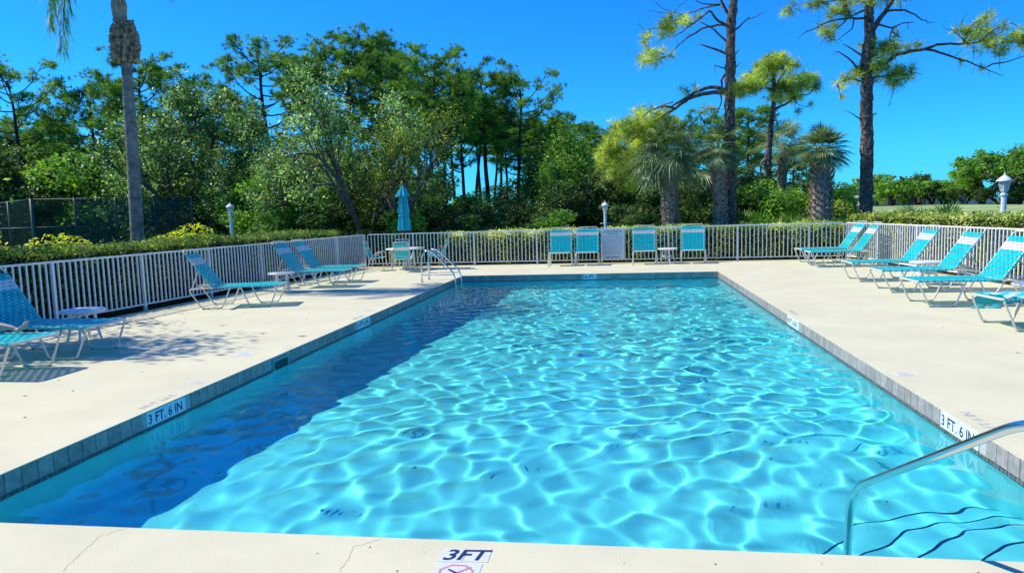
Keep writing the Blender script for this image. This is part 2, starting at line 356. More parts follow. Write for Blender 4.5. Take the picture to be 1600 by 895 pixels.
# corner steps under water, quarter round, with dark nosings
cxs, cys = XR + .008, YF - .008
for k_, (rad, zt) in enumerate(((.95, -.42), (1.27, -.62), (1.59, -.82), (1.90, -1.0))):
    pr = [(0, 0)]; th = np.linspace(math.pi / 2, math.pi, 17)
    top = [(cxs + rad * math.cos(a) , cys + rad * math.sin(a), zt) for a in th]
    mb = MB(); vv = [(cxs, cys, zt)] + top + [(x, y, -1.2) for x, y, z in top]
    mb.add(vv, [(0, i + 1, i + 2) for i in range(16)] + [(i + 1, i + 18, i + 19, i + 2) for i in range(16)]); o = mb.build('step', M['plaster'], basin); o.cycles.is_caustics_receiver = True
    mb = MB(); V = []; F = []
    for i, a in enumerate(th):
        for rr, zz in ((rad - .012, zt + .004), (rad + .004, zt + .004), (rad + .004, zt - .012)): V.append((cxs + rr * math.cos(a), cys + rr * math.sin(a), zz))
        if i: F += [(3 * i - 3, 3 * i, 3 * i + 1, 3 * i - 2), (3 * i - 2, 3 * i + 1, 3 * i + 2, 3 * i - 1)]
    mb.add(V, F); mb.build('step_nosing', M['nose'], basin)
# ------------------------------------------------------------------ lettering
def text(s, size, origin, ax, ay, mm, parent, name='lettering', bold=.0, shear=0., sx=1., align='LEFT', spacing=1.):
    cu = bpy.data.curves.new('t', 'FONT'); cu.body = s; cu.size = size; cu.offset = bold; cu.shear = shear; cu.extrude = .0006; cu.align_x = align; cu.space_character = spacing; cu.resolution_u = 3
    ob = bpy.data.objects.new('t', cu); sc.collection.objects.link(ob); dg = bpy.context.evaluated_depsgraph_get(); dg.update()
    me = bpy.data.meshes.new_from_object(ob.evaluated_get(dg)); bpy.data.objects.remove(ob); me.materials.clear(); me.materials.append(mm); me.name = name
    ax = Vector(ax); ay = Vector(ay); nz = ax.cross(ay)
    me.transform(Matrix((( ax.x * sx, ay.x, nz.x, origin[0]), (ax.y * sx, ay.y, nz.y, origin[1]), (ax.z * sx, ay.z, nz.z, origin[2]), (0, 0, 0, 1))))
    return link(name, me, parent)
def plate(parent, c, size, mm, name='marker_plate'):
    mb = MB(); mb.bevbox(c, size, .002); return mb.build(name, mm, parent)
def wall_sign(side, a, b, s, sx, fs=.135):
    zc = -.088
    if side == 'L':
        for i in range(4): plate(basin, (XL - .003, a + (b - a) * (i + .5) / 4, zc), (.014, (b - a) / 4 - .006, .15), M['plate'])
        text(s, fs, (XL + .0045, a + .02, zc - .048), (0, 1, 0), (0, 0, 1), M['ink'], basin, bold=.002, sx=sx)
    elif side == 'R':
        for i in range(4): plate(basin, (XR + .003, a + (b - a) * (i + .5) / 4, zc), (.014, (b - a) / 4 - .006, .15), M['plate'])
        text(s, fs, (XR - .0045, b - .02, zc - .048), (0, -1, 0), (0, 0, 1), M['ink'], basin, bold=.002, sx=sx)
    else:
        for i in range(2): plate(basin, (a + (b - a) * (i + .5) / 2, YB + .003, zc), ((b - a) / 2 - .006, .014, .15), M['plate'])
        text(s, fs, (a + .02, YB - .0045, zc - .048), (1, 0, 0), (0, 0, 1), M['ink'], basin, bold=.003, sx=sx)
wall_sign('L', 6.33, 6.98, '3 FT. 6 IN', 1.02); wall_sign('R', 6.06, 6.75, '3 FT. 6 IN', 1.08)
wall_sign('L', 12.2, 12.85, '4 FT 6 IN', 1.05); wall_sign('R', 11.85, 12.6, '4 FT 6 IN', 1.15); wall_sign('B', -.98, -.64, '6 FT', 1.0)
text('3 FT 6 IN', .13, (-4.84, 7.0, .002), (0, -1, 0), (1, 0, 0), M['ink_f'], dk, bold=.001, sx=1.1, name='worn_lettering')
text('3 FT 6 IN', .13, (3.03, 6.05, .002), (0, 1, 0), (-1, 0, 0), M['ink_f'], dk, bold=.001, sx=1.15, name='worn_lettering')
text('4 FT 6 IN', .12, (-4.84, 12.9, .002), (0, -1, 0), (1, 0, 0), M['ink_f'], dk, bold=.001, sx=1.1, name='worn_lettering')
text('4 FT 6 IN', .12, (3.02, 12.5, .002), (0, 1, 0), (-1, 0, 0), M['ink_f'], dk, bold=.001, sx=1.1, name='worn_lettering')
def nodive(x, y, r, mm, rot, base=None):
    if base: plate(dk, (x, y, .001), (r * 2.5, r * 2.3, .003), base)
    mb = MB(); th = [i * math.pi / 4 + math.pi / 8 for i in range(8)]; V = []; F = []
    for i in range(8):
        for rr in (r, r * .86): V.append((x + rr * math.cos(th[i]), y + rr * math.sin(th[i]), .0034))
        j = (i + 1) % 8; F.append((2 * i, 2 * j, 2 * j + 1, 2 * i + 1))
    c, s = math.cos(.8 + rot), math.sin(.8 + rot); V += [(x + c * r - s * .008, y + s * r + c * .008, .0038), (x + c * r + s * .008, y + s * r - c * .008, .0038), (x - c * r + s * .008, y - s * r - c * .008, .0038), (x - c * r - s * .008, y - s * r + c * .008, .0038)]
    F.append((16, 17, 18, 19)); mb.add(V, F); mb.build('no_diving_mark', mm, dk)
    mb = MB(); d = .5 * r      # diver: head, body, arms
    def pt(a, b): return (x + a * math.cos(rot) - b * math.sin(rot), y + a * math.sin(rot) + b * math.cos(rot), .0042)
    mb.add([pt(-.5 * r, .35 * r), pt(-.42 * r, .45 * r), pt(.3 * r, -.05 * r), pt(.2 * r, -.18 * r)], [(0, 1, 2, 3)])
    mb.add([pt(.34 * r + .12 * r * math.cos(a), -.2 * r + .12 * r * math.sin(a)) for a in np.linspace(0, 5.5, 8)], [tuple(range(8))])
    mb.add([pt(-.6 * r, -.5 * r), pt(-.6 * r, -.42 * r), pt(.6 * r, -.42 * r), pt(.6 * r, -.5 * r)], [(0, 1, 2, 3)])
    mb.build('diver_mark', M['ink'] if base is M['plate_w'] else M['ink_f'], dk)
for kx in ((-.845),):
    plate(dk, (kx - .075, 3.66, .001), (.135, .155, .003), M['plate_w']); plate(dk, (kx + .065, 3.672, .001), (.135, .155, .003), M['plate_w'])
text('3FT', .165, (-.972, 3.602, .0032), (.998, .05, 0), (-.05, .998, 0), M['ink'], dk, bold=.0035, shear=.25, sx=.93)
nodive(-.86, 3.46, .1, M['red_f'], 0, M['plate_w'])
nodive(-4.88, 7.55, .07, M['ink_f'], 1.6, M['plate_f']); nodive(-5.2, 9.2, .11, M['plate_w'], 1.6, M['plate_f']); nodive(3.05, 8.1, .08, M['ink_f'], -1.6, M['plate_f']); nodive(-4.95, 13.6, .08, M['ink_f'], 1.6, M['plate_f'])
# skimmer in the left wall
sk = empty('skimmer', (XL, 9.2, -.13), 0, 'green skimmer opening in the left pool wall at the waterline', 'skimmer')
mb = MB(); mb.box((.006, 0, .075), (.03, .48, .03)); mb.box((.006, -.225, 0), (.03, .03, .12)); mb.box((.006, .225, 0), (.03, .03, .12)); mb.build('skimmer_frame', mat('skimmer_green', (.12, .42, .36), .5), sk)
mb = MB(); mb.box((-.0035, 0, -.01), (.006, .42, .14)); mb.build('skimmer_recess', mat('skimmer_dark', (.01, .05, .05), .5), sk)  # flat dark panel, the shade of the opening put into its colour
# ------------------------------------------------------------------ fences
HF = 1.22
pk = MB(); pk.box((0, 0, 0), (.027, .027, 1.06)); pkm = pk.mesh('picket', M['fence'])
ps = MB(); ps.box((0, 0, -.015), (.055, .055, 1.21))
psm = ps.mesh('post', M['fence'])
def fence(a, b, label, phase=0):
    a = np.array(a); b = np.array(b); Ln = np.linalg.norm(b - a); ang = math.atan2(b[1] - a[1], b[0] - a[0])
    r = empty('picket_fence', (a[0], a[1], 0), ang, label, 'fence', 'white picket fences round the pool deck')
    for name, z, hh in (('top_rail', HF - .02, .036), ('bottom_rail', .125, .034)):
        mb = MB(); mb.bevbox((Ln / 2, 0, z), (Ln - .06, .042, hh), .004); mb.build(name, M['fence'], r)
    p = .134; n = int(Ln / p)
    for i in range(n + 1):
        x = i * p
        if (i + phase) % 17 == 0: link('post', psm, r, (x, 0, .61))
        else: link('picket', pkm, r, (x, 0, .66 + .002 * rt.uniform(-1, 1)))
    return r
fence(FL1, FL0, 'white aluminium picket fence along the left side of the deck', 0)
fence(FL1 if 0 else (-9.12, 25.39), (7.36, 24.86), 'white aluminium picket fence across the far end of the deck', 4)
fence(FR1, FR0, 'white aluminium picket fence along the right side of the deck', 0)
# ------------------------------------------------------------------ loungers
RW = .40
def strap_mesh(L, wd, phase, mm, name='strap', sag=.006):
    n = 16; V = []; F = []
    for i in range(n + 1):
        u = -1 + 2 * i / n; y = u * L / 2
        wv = .5 + .5 * math.cos(u * 5 * math.pi + phase * math.pi); ww = wd * (1 - .24 * wv); z = .004 * (wv - .5) * 1.6 - sag * (1 - u * u)
        if i in (0, n): z -= .03; y = u * (L / 2 + .004)
        if i in (1, n - 1): y = u / abs(u) * L / 2
        V += [(-ww / 2, y, z + .0015), (ww / 2, y, z + .0015), (ww / 2, y, z - .0015), (-ww / 2, y, z - .0015)]
    for i in range(n):
        for j in range(4): k = (j + 1) % 4; F.append((4 * i + j, 4 * i + k, 4 * i + 4 + k, 4 * i + 4 + j))
    mb = MB(); mb.add(V, F); return mb.mesh(name, mm)
ST = {}
for c in ('teal', 'wvinyl', 'cvinyl'):
    for ph in (0, 1): ST[c, ph] = strap_mesh(2 * RW + .03, .056, ph, M[c])
hx, hz, tx, tz = -.48, .45, -1.02, 1.22
def make_lounger():
    r = empty('pool_lounger', (0, 0, 0))
    mb = MB(); a, b = RW, .45
    rail = arc_pts([(-.93, -a, b - .02), (-.60, -a, b), (.90, -a, b), (.90, a, b), (-.60, a, b), (-.93, a, b - .02)], .09)
    mb.tube(rail, .0155, 8)
    for s in (-1, 1):
        y = s * (a + .001)
        mb.tube(arc_pts([(-.93, y, b - .02), (-.96, y, b - .05), (-.72, y * 1.03, .016), (-.30, y * 1.03, .016), (-.12, y, b - .012)], .07), .0155, 8)
        mb.tube(arc_pts([(.10, y, b - .012), (.28, y * 1.03, .016), (.70, y * 1.03, .016), (.875, y, b - .03)], .07), .0155, 8)
    mb.tube([(-.93, -a, b - .03), (-.93, a, b - .03)], .013, 8)
    mb.tube([(0, -a, b - .016), (0, a, b - .016)], .012, 6)
    mb.build('frame', M['frame'], r, 35)
    ft = MB(); ft.box((0, 0, 0), (.05, .036, .014)); fm = ft.mesh('foot_pad', M['pad'])
    for s in (-1, 1):
        for x in (-.69, -.33, .31, .67): link('foot_pad', fm, r, (x, s * a * 1.03, .007))
    # backrest
    d = nrm([tx - hx, 0, tz - hz]); Lb = math.hypot(tx - hx, tz - hz); nb = np.array([d[2], 0, -d[0]])
    aw = a - .022
    mb = MB(); T = np.array([tx, 0, tz]); H = np.array([hx, 0, hz])
    mb.tube(arc_pts([H + (0, -aw, 0), T + (0, -aw, 0) + d * .05, T + (0, aw, 0) + d * .05, H + (0, aw, 0)], .10), .0145, 8)
    bf = mb.build('backrest_frame', M['frame'], r, 35)
    n = 15; ang = math.atan2(d[2], d[0])
    for i in range(n):
        c = 'wvinyl' if i in (n - 5, n - 4, n - 3) else 'teal'
        p = H + d * (.035 + i * .0585) + nb * .013
        o = link('strap', ST[c, i % 2], bf, p); o.rotation_euler = (0, -ang, 0)
        if ang > math.pi / 2: o.rotation_euler = (0, math.pi - ang, 0)
        o.scale = (1, .95, 1)
    for i in range(23):
        o = link('strap', ST['teal', i % 2], r, (hx + .05 + i * .0585, 0, b + .0145))
    mb = MB()
    for s in (-1, 1):
        q = H + d * .46 + (0, s * aw, 0); mb.tube([(-.92, s * (a - .03), b - .02), q - nb * .01], .010, 6)
    mb.tube([(-.80, -a + .03, b + .05), (-.80, a - .03, b + .05)], .010, 6)
    mb.build('back_strut', M['frame'], r)
    return r
GL = 'strap loungers lined up on the deck'
loungers = [
 (-8.2, 7.98, 0, 'teal strap lounger with a barefoot person lying on it, nearest the camera on the left'),
 (-8.18, 9.22, 1, 'empty teal strap lounger between the occupied lounger and the small round table at left'),
 (-8.2, 14.6, 14, 'teal strap lounger with a white band standing alone halfway along the left fence'),
 (-8.15, 18.45, 0, 'strap lounger in shade by the left fence with a round side table at its head'),
 (-8.2, 19.75, 0, 'strap lounger in shade farthest along the left fence, nearest the patio table'),
 (6.50, 23.6, 182, 'teal strap lounger in the far right corner of the deck where the fences meet'),
 (6.45, 22.2, 179, 'teal strap lounger second from the far right corner, just in front of the corner one'),
 (6.3, 18.05, 180, 'teal strap lounger by the right fence standing behind the round side table'),
 (6.22, 15.85, 179, 'teal strap lounger by the right fence standing just in front of the round side table'),
 (6.05, 13.7, 181, 'teal strap lounger on the right with the small slippers on the deck beneath it'),
 (6.15, 11.2, 184, 'strap lounger at the right edge of the photo with a striped towel over its seat')]
L0 = make_lounger(); LG = []
for i, (x, y, a, lab) in enumerate(loungers):
    o = L0 if i == 0 else copy_tree(L0); o.location = (x, y, 0); o.rotation_euler = (0, 0, R(a)); tag(o, lab, 'lounger', GL); LG.append(o)
# high backed chairs at the far fence
def make_highback():
    r = empty('high_back_chair', (0, 0, 0)); a, b = .38, .45
    mb = MB(); mb.tube(arc_pts([(-a, .62, b - .02), (-a, 0, b), (a, 0, b), (a, .62, b - .02)], .09), .0155, 8)
    for s in (-1, 1):
        mb.tube(arc_pts([(s * a, .03, b - .01), (s * (a + .03), .0, .016), (s * (a + .03), .34, .016), (s * (a - .02), .30, b - .02)], .06), .0155, 8)
        mb.tube(arc_pts([(s * a, .40, b - .01), (s * a, .52, .016), (s * a, .82, .016), (s * a, .66, b - .02)], .06), .0155, 8)
    mb.build('frame', M['frame'], r, 35)
    H = np.array([0, .60, .44]); T = np.array([0, .90, 1.25]); d = nrm(T - H)
    mb = MB(); mb.tube(arc_pts([H + (-a + .03, 0, 0), T + (-a + .03, 0, 0) + d * .03, T + (a - .03, 0, 0) + d * .03, H + (a - .03, 0, 0)], .09), .0145, 8); bf = mb.build('backrest_frame', M['frame'], r, 35)
    ang = math.atan2(d[2], d[1]); n = 14
    for i in range(n):
        c = 'wvinyl' if i in (n - 4, n - 3) else 'teal'
        o = link('strap', ST[c, i % 2], bf, H + d * (.04 + i * .0585) + np.array([0, -d[2], d[1]]) * .013); o.rotation_euler = Matrix(((0, 1, 0), (d[1], 0, -d[2]), (d[2], 0, d[1]))).to_euler() if 0 else (ang, 0, 0)
        o.rotation_euler = (Matrix.Rotation(ang, 3, 'X') @ Matrix.Rotation(math.pi / 2, 3, 'Z')).to_euler(); o.scale = (1, .93, 1)
    for i in range(10):
        o = link('strap', ST['teal', i % 2], r, (0, .03 + i * .0585, b + .0145)); o.rotation_euler = (0, 0, math.pi / 2); o.scale = (1, .95, 1)
    return r
H0 = make_highback()
for i, (x, y, a, lab) in enumerate([(-1.93, 24.05, 0, 'teal high-backed strap chair at the far fence, left of the rules sign by one chair'),
    (-1.02, 24.05, 0, 'teal high-backed strap chair right beside the rules sign on its left'),
    (.90, 24.07, 0, 'teal high-backed strap chair between the rules sign and the small table'),
    (2.47, 24.08, -4, 'teal high-backed strap chair to the right of the small table at the far fence')]):
    o = H0 if i == 0 else copy_tree(H0); o.location = (x, y, 0); o.rotation_euler = (0, 0, R(a)); tag(o, lab, 'chair', 'high-backed chairs along the far fence')
# side tables
def make_sidetable():
    r = empty('side_table', (0, 0, 0)); mb = MB()
    mb.lathe([(.30, .468), (.325, .472), (.335, .485), (.335, .505), (.325, .515), (.05, .515)], n=24); mb.build('table_top', M['tabletop'], r, 40)
    for k_ in range(4):
        a = k_ * math.pi / 2 + .4; mb = MB(); c, s = math.cos(a), math.sin(a)
        mb.tube([(.17 * c, .17 * s, .475), (.19 * c, .19 * s, .25), (.25 * c, .25 * s, .0)], [.026, .022, .018], 6); mb.build('leg', M['tabletop'], r)
    mb = MB(); mb.lathe([(.20, .235), (.215, .24), (.215, .255), (.20, .26)], n=16); mb.build('shelf_ring', M['tabletop'], r)
    return r
T0 = make_sidetable()
for i, (x, y, lab) in enumerate([(-8.55, 10.3, 'round white side table behind the two nearest loungers at left'), (-8.5, 17.15, 'round white side table between loungers halfway down the left fence'),
    (1.66, 24.45, 'round white side table between two high-backed chairs at the far fence'), (6.75, 16.95, 'round white side table between two loungers along the right fence')]):
    o = T0 if i == 0 else copy_tree(T0); o.location = (x, y, 0); o.rotation_euler = (0, 0, i * .7); tag(o, lab, 'table', 'round white side tables')
# clear table with things beside the towel lounger
gt = empty('glass_side_table', (6.6, 12.45, 0), 0, 'round clear glass side table between the two right-hand loungers', 'table')
gm2 = bpy.data.materials.new('table_glass'); gm2.use_nodes = True; pb = gm2.node_tree.nodes['Principled BSDF']; pb.inputs['Base Color'].default_value = (.80, .92, .92, 1); pb.inputs['Transmission Weight'].default_value = .75; pb.inputs['Roughness'].default_value = .12; pb.inputs['IOR'].default_value = 1.2
mb = MB(); mb.lathe([(.0, .478), (.32, .478), (.325, .484), (.32, .49), (.0, .49)], n=24); mb.build('table_top', gm2, gt, 40)
mb = MB(); mb.tube([(.32 * math.cos(a), .32 * math.sin(a), .470) for a in np.arange(24) * math.pi / 12], .012, 6, closed=True); mb.build('rim', M['frame'], gt, 1)
for k_ in range(4):
    a = k_ * math.pi / 2; mb = MB(); mb.tube(arc_pts([(.31 * math.cos(a), .31 * math.sin(a), .47), (.22 * math.cos(a), .22 * math.sin(a), .25), (.30 * math.cos(a), .30 * math.sin(a), .01)], .1), .011, 6); mb.build('leg', M['frame'], gt)
# towel
def towel_mesh():
    V = []; F = []; nx_, ny_ = 40, 14; rr = np.random.default_rng(8)
    for i in range(nx_ + 1):
        for j in range(ny_ + 1):
            x = -.42 + i * .031; y = -.36 + j * .73 / ny_; z = .475 + .012 * math.sin(i * .7 + j * .5) + .008 * math.sin(j * 1.3)
            if j <= 1: z -= .10 * (2 - j); y = -.43
            V.append((x, y, z + rr.uniform(0, .004)))
    for i in range(nx_):
        for j in range(ny_): a = i * (ny_ + 1) + j; F.append((a, a + ny_ + 1, a + ny_ + 2, a + 1))
    return V, F
tw = mat('striped_towel', (.75, .8, .85), .9); t = tw.node_tree; tc = t.nodes.new('ShaderNodeTexCoord'); wv = t.nodes.new('ShaderNodeTexWave'); wv.bands_direction = 'Y'; wv.inputs['Scale'].default_value = 1.4; wv.inputs['Distortion'].default_value = .3
rp = t.nodes.new('ShaderNodeValToRGB'); rp.color_ramp.interpolation = 'CONSTANT'; e = rp.color_ramp.elements
e[0].position = 0; e[0].color = (.02, .45, .62, 1); e[1].position = .3; e[1].color = (.72, .78, .82, 1); q = e.new(.55); q.color = (.05, .30, .60, 1); q = e.new(.75); q.color = (.6, .8, .85, 1)
t.links.new(tc.outputs['Object'], wv.inputs[0]); t.links.new(wv.outputs[0], rp.inputs[0]); t.links.new(rp.outputs[0], t.nodes['Principled BSDF'].inputs['Base Color'])
V, F = towel_mesh(); mb = MB(); mb.add(V, F); o = mb.build('beach_towel', tw, smooth=True, loc=(6.15, 11.2, 0), rz=R(184)); tag(o, 'beach towel striped in aqua, blue and white spread on the rightmost lounger', 'towel')
mb = MB(); rr = np.random.default_rng(2)
pts = [(0.0, 0, 0), (.12, .03, .03), (.24, -.02, .02), (.34, .02, 0)]
for k_ in range(5): mb.tube([(p[0], p[1] + k_ * .035 - .08, p[2] + .03 + rr.uniform(0, .03)) for p in pts], [.02, .04, .04, .02], 7)
o = mb.build('crumpled_cloth', mat('blue_cloth', (.10, .16, .50), .85, var=.5, scale=14, col2=(.55, .6, .75)), smooth=True, loc=(5.45, 13.35, .465)); tag(o, 'crumpled blue and white cloth lying at the foot of a right-hand lounger', 'cloth')
o.location = (5.95, 11.55, .50); o['label'] = 'crumpled blue and white cloth lying on top of the striped towel'
# slippers
def slipper():
    mb = MB(); V = []; F = []; n = 14
    for z, k_ in ((0, 1.), (.022, 1.), (.026, .92)):
        for i in range(n):
            a = i * 2 * math.pi / n; wdt = .045 + .008 * math.cos(a); V.append((.125 * k_ * math.cos(a), wdt * k_ * math.sin(a), z))
    for l in range(2):
        for i in range(n): j = (i + 1) % n; F.append((l * n + i, l * n + j, l * n + n + j, l * n + n + i))
    F.append(tuple(range(2 * n, 3 * n))); mb.add(V, F); return mb
for i, (x, y, a, lab) in enumerate([(6.06, 13.12, 10, 'left-hand aqua slipper on the deck under a right-hand lounger'), (6.30, 13.10, -8, 'right-hand aqua slipper of the pair on the deck under a lounger')]):
    r = empty('slipper', (x, y, .0), R(a), lab, 'slipper', 'pair of slippers'); m_ = M.setdefault('slip', mat('aqua_foam', (.12, .50, .52), .7)); slipper().build('sole', m_, r)
    mb = MB(); 
    V = []; F = []
    for i2 in range(5):
        x_ = .00 + i2 * .02
        for j in range(7): a_ = j * math.pi / 6; V.append((x_, .052 * math.cos(a_), .024 + .045 * math.sin(a_) * (1 - i2 * .1)))
        if i2: F += [((i2 - 1) * 7 + j, i2 * 7 + j, i2 * 7 + j + 1, (i2 - 1) * 7 + j + 1) for j in range(6)]
    mb.add(V, F); mb.build('strap', M['teal'], r, 1)
# ------------------------------------------------------------------ person on the nearest lounger
def person():
    r = empty('person', (-8.2, 7.98, .45), 0, 'person lying barefoot on the nearest left lounger, one leg stretched out', 'person')
    J = [((-.62, 0, .17), .135), ((-.75, 0, .34), .13), ((-.88, 0, .52), .15), ((-.97, 0, .66), .10), ((-1.0, 0, .73), .055), ((-1.02, 0, .82), .085), ((-1.04, 0, .92), .09),
         ((-.56, .12, .13), .10), ((-.34, .22, .20), .075), ((-.12, .28, .16), .056), ((.04, .31, .12), .053), ((.24, .335, .085), .036), ((.315, .335, .045), .033), ((.40, .33, .09), .032), ((.47, .325, .145), .028), ((.50, .325, .175), .018),
         ((-.56, -.12, .13), .10), ((-.38, -.14, .30), .075), ((-.22, -.14, .42), .056), ((-.14, -.13, .26), .05), ((-.06, -.12, .08), .036), ((-.03, -.12, .055), .036), ((.06, -.12, .045), .036), ((.14, -.12, .04), .026), ((.17, -.12, .035), .016),
         ((-.93, .18, .60), .055), ((-.78, .27, .40), .042), ((-.56, .27, .26), .034), ((-.47, .26, .24), .026), ((-.93, -.18, .60), .055), ((-.78, -.27, .40), .042), ((-.56, -.27, .26), .034), ((-.47, -.26, .24), .026)]
    E_ = [(0, 1), (1, 2), (2, 3), (3, 4), (4, 5), (5, 6), (0, 7)] + [(i, i + 1) for i in range(7, 15)] + [(0, 16)] + [(i, i + 1) for i in range(16, 24)] + [(2, 25), (25, 26), (26, 27), (27, 28), (2, 29), (29, 30), (30, 31), (31, 32)]
    # toes and fingers as short chains
    for base, up, hd in ((14, (.030, 0, .038), 1), (23, (.045, 0, -.002), 1)):
        for k_ in range(5):
            y = (-.026 + k_ * .013); b0 = np.array(J[base][0]) + (0, y, 0); J.append((tuple(b0 + np.array(up) * .5), .0105 - .0012 * k_)); J.append((tuple(b0 + np.array(up) * (1.25 - .1 * k_)), .009 - .0012 * k_)); E_ += [(base, len(J) - 2), (len(J) - 2, len(J) - 1)]
    for base, sg in ((28, 1), (32, -1)):
        for k_ in range(5):
            y = -.028 + k_ * .014; b0 = np.array(J[base][0]) + (0, y, 0); ln = (.05, .075, .08, .07, .055)[k_]
            J.append((tuple(b0 + (ln * .5, 0, -.01)), .0085)); J.append((tuple(b0 + (ln, 0, -.03)), .0075)); E_ += [(base, len(J) - 2), (len(J) - 2, len(J) - 1)]
    me = bpy.data.meshes.new('body'); me.from_pydata([j[0] for j in J], E_, [])
    o = bpy.data.objects.new('body', me); sc.collection.objects.link(o)
    sk_ = o.modifiers.new('s', 'SKIN'); sk_.use_smooth_shade = True
    for i, v in enumerate(me.skin_vertices[0].data): v.radius = (J[i][1], J[i][1]); v.use_root = i == 0
    ss = o.modifiers.new('d', 'SUBSURF'); ss.levels = 2; ss.render_levels = 2
    dg = bpy.context.evaluated_depsgraph_get(); dg.update(); m2 = bpy.data.meshes.new_from_object(o.evaluated_get(dg)); bpy.data.objects.remove(o)
    m2.materials.clear(); m2.materials.append(M['skin']); m2.shade_smooth(); link('body', m2, r)
    mb = MB(); mb.tube([(-.70, 0, .26), (-.62, 0, .17), (-.55, 0, .14)], [.15, .155, .14], 14)
    mb.tube([(-.58, .11, .14), (-.42, .17, .185)], [.115, .10], 12); mb.tube([(-.58, -.11, .14), (-.44, -.14, .24)], [.115, .10], 12); mb.build('swim_trunks', M['trunks'], r, 1)
    mb = MB(); mb.lathe([(.0, -.02), (.07, .0), (.098, .04), (.10, .08), (.07, .125), (.0, .14)], (-1.055, 0, .86), 14); mb.build('hair', M['hair'], r, 1)
    mb = MB(); hc = np.array([-.97, 0, .90])
    for s in (-1, 1): mb.box(hc + (.012, s * .032, .01), (.012, .022, .010))
    mb.build('eye', M['ink'], r); mb = MB(); mb.tube([hc + (-.01, 0, .015), hc + (.03, 0, -.025), hc + (-.01, 0, -.03)], [.010, .016, .012], 8); mb.build('nose', M['skin'], r, 1)
person()
# ------------------------------------------------------------------ patio set
def make_patio_chair():
    r = empty('patio_chair', (0, 0, 0)); mb = MB(); a = .27      # faces +x
    for s in (-1, 1):
        mb.tube(arc_pts([(-.30, s * a, .012), (-.16, s * a, .44), (.10, s * a, .66), (.22, s * a, .64), (.30, s * a, .012)], .09), .0135, 8)
        mb.tube([(-.22, s * (a - .02), .43), (.25, s * (a - .02), .46)], .0125, 6)
    mb.tube([(.25, -a + .02, .46), (.25, a - .02, .46)], .0125, 6); mb.tube([(-.22, -a + .02, .43), (-.22, a - .02, .43)], .0125, 6)
    mb.build('frame', M['frame'], r, 35)
    H = np.array([-.22, 0, .43]); T = np.array([-.40, 0, 1.0]); d = nrm(T - H); nb = np.array([d[2], 0, -d[0]])
    mb = MB(); mb.tube(arc_pts([H + (0, -a + .02, 0), T + (0, -a + .02, 0), T + (0, a - .02, 0), H + (0, a - .02, 0)], .07), .0125, 8); bf = mb.build('backrest_frame', M['frame'], r, 35)
    ang = math.atan2(d[2], d[0])
    for i in range(9):
        c = 'cvinyl' if i in (5, 6) else 'teal'
        o = link('strap', ST[c, i % 2], bf, H + d * (.04 + i * .058) + nb * .006); o.rotation_euler = (0, math.pi - ang, 0); o.scale = (1, .62, 1)
    for i in range(8):
        o = link('strap', ST['teal', i % 2], r, (-.19 + i * .058, 0, .448 + i * .0035)); o.scale = (1, .62, 1)
    return r
tx0, ty0 = -7.28, 24.0
C0 = make_patio_chair()
for i, (x, y, a, lab) in enumerate([(-8.22, 23.72, 5, 'strap patio chair on the left side of the umbrella table, seen from its side'), (-7.02, 23.02, 90, 'cream-banded patio chair with its back to the camera in front of the umbrella table'),
    (-7.72, 24.80, -86, 'strap patio chair behind the umbrella table facing the pool'), (-6.25, 24.25, 185, 'strap patio chair on the right side of the umbrella table beyond the ladder')]):
    o = C0 if i == 0 else copy_tree(C0); o.location = (x, y, 0); o.rotation_euler = (0, 0, R(a)); tag(o, lab, 'chair', 'patio chairs round the umbrella table')
r = empty('patio_table', (tx0, ty0, 0), 0, 'round white patio table under the closed teal umbrella', 'table')
mb = MB(); mb.lathe([(.04, .70), (.66, .70), (.68, .71), (.68, .735), (.66, .745), (.04, .745)], n=32); mb.build('table_top', M['tabletop'], r, 40)
for k_ in range(4):
    a = k_ * math.pi / 2 + .5; mb = MB(); c, s = math.cos(a), math.sin(a); mb.tube(arc_pts([(.58 * c, .58 * s, .70), (.42 * c, .42 * s, .35), (.5 * c, .5 * s, .01)], .15), .016, 8); mb.build('leg', M['frame'], r, 1)
r = empty('patio_umbrella', (tx0, ty0, 0), 0, 'closed teal canvas umbrella standing through the round patio table', 'umbrella')
mb = MB(); mb.tube([(0, 0, .05), (0, 0, 2.90)], .02, 10); mb.build('pole', M['pole'], r, 1)
mb = MB(); mb.lathe([(.05, 0), (.24, .01), (.25, .06), (.05, .10), (.04, .3)], n=20); mb.build('base', M['tabletop'], r, 40)
mb = MB(); mb.lathe([(.012, 2.88), (.035, 2.90), (.03, 2.96), (.0, 3.0)], n=10); mb.build('finial', M['pole'], r, 1)
def folds(prof, nlob, depth, name, ph=0):
    n = nlob * 6; V = []; F = []
    for i, (rr, z) in enumerate(prof):
        for j in range(n):
            a = j * 2 * math.pi / n; k_ = .82 + depth * math.sin(a * nlob + ph + z * 1.2) + .06 * math.sin(a * 3 + z * 4); V.append((rr * k_ * math.cos(a), rr * k_ * math.sin(a), z + .02 * math.sin(a * nlob) * (i == 0)))
        if i: F += [((i - 1) * n + j, (i - 1) * n + (j + 1) % n, i * n + (j + 1) % n, i * n + j) for j in range(n)]
    mb = MB(); mb.add(V, F); return mb.build(name, M['canvas'], r, 60)
folds([(.225, 1.36), (.215, 1.45), (.20, 1.7), (.165, 1.86), (.19, 2.0), (.16, 2.3), (.12, 2.6), (.09, 2.78)], 8, .26, 'canopy')
folds([(.26, 2.52), (.20, 2.62), (.13, 2.74), (.07, 2.84), (.015, 2.9)], 8, .20, 'vent_flap', 1)
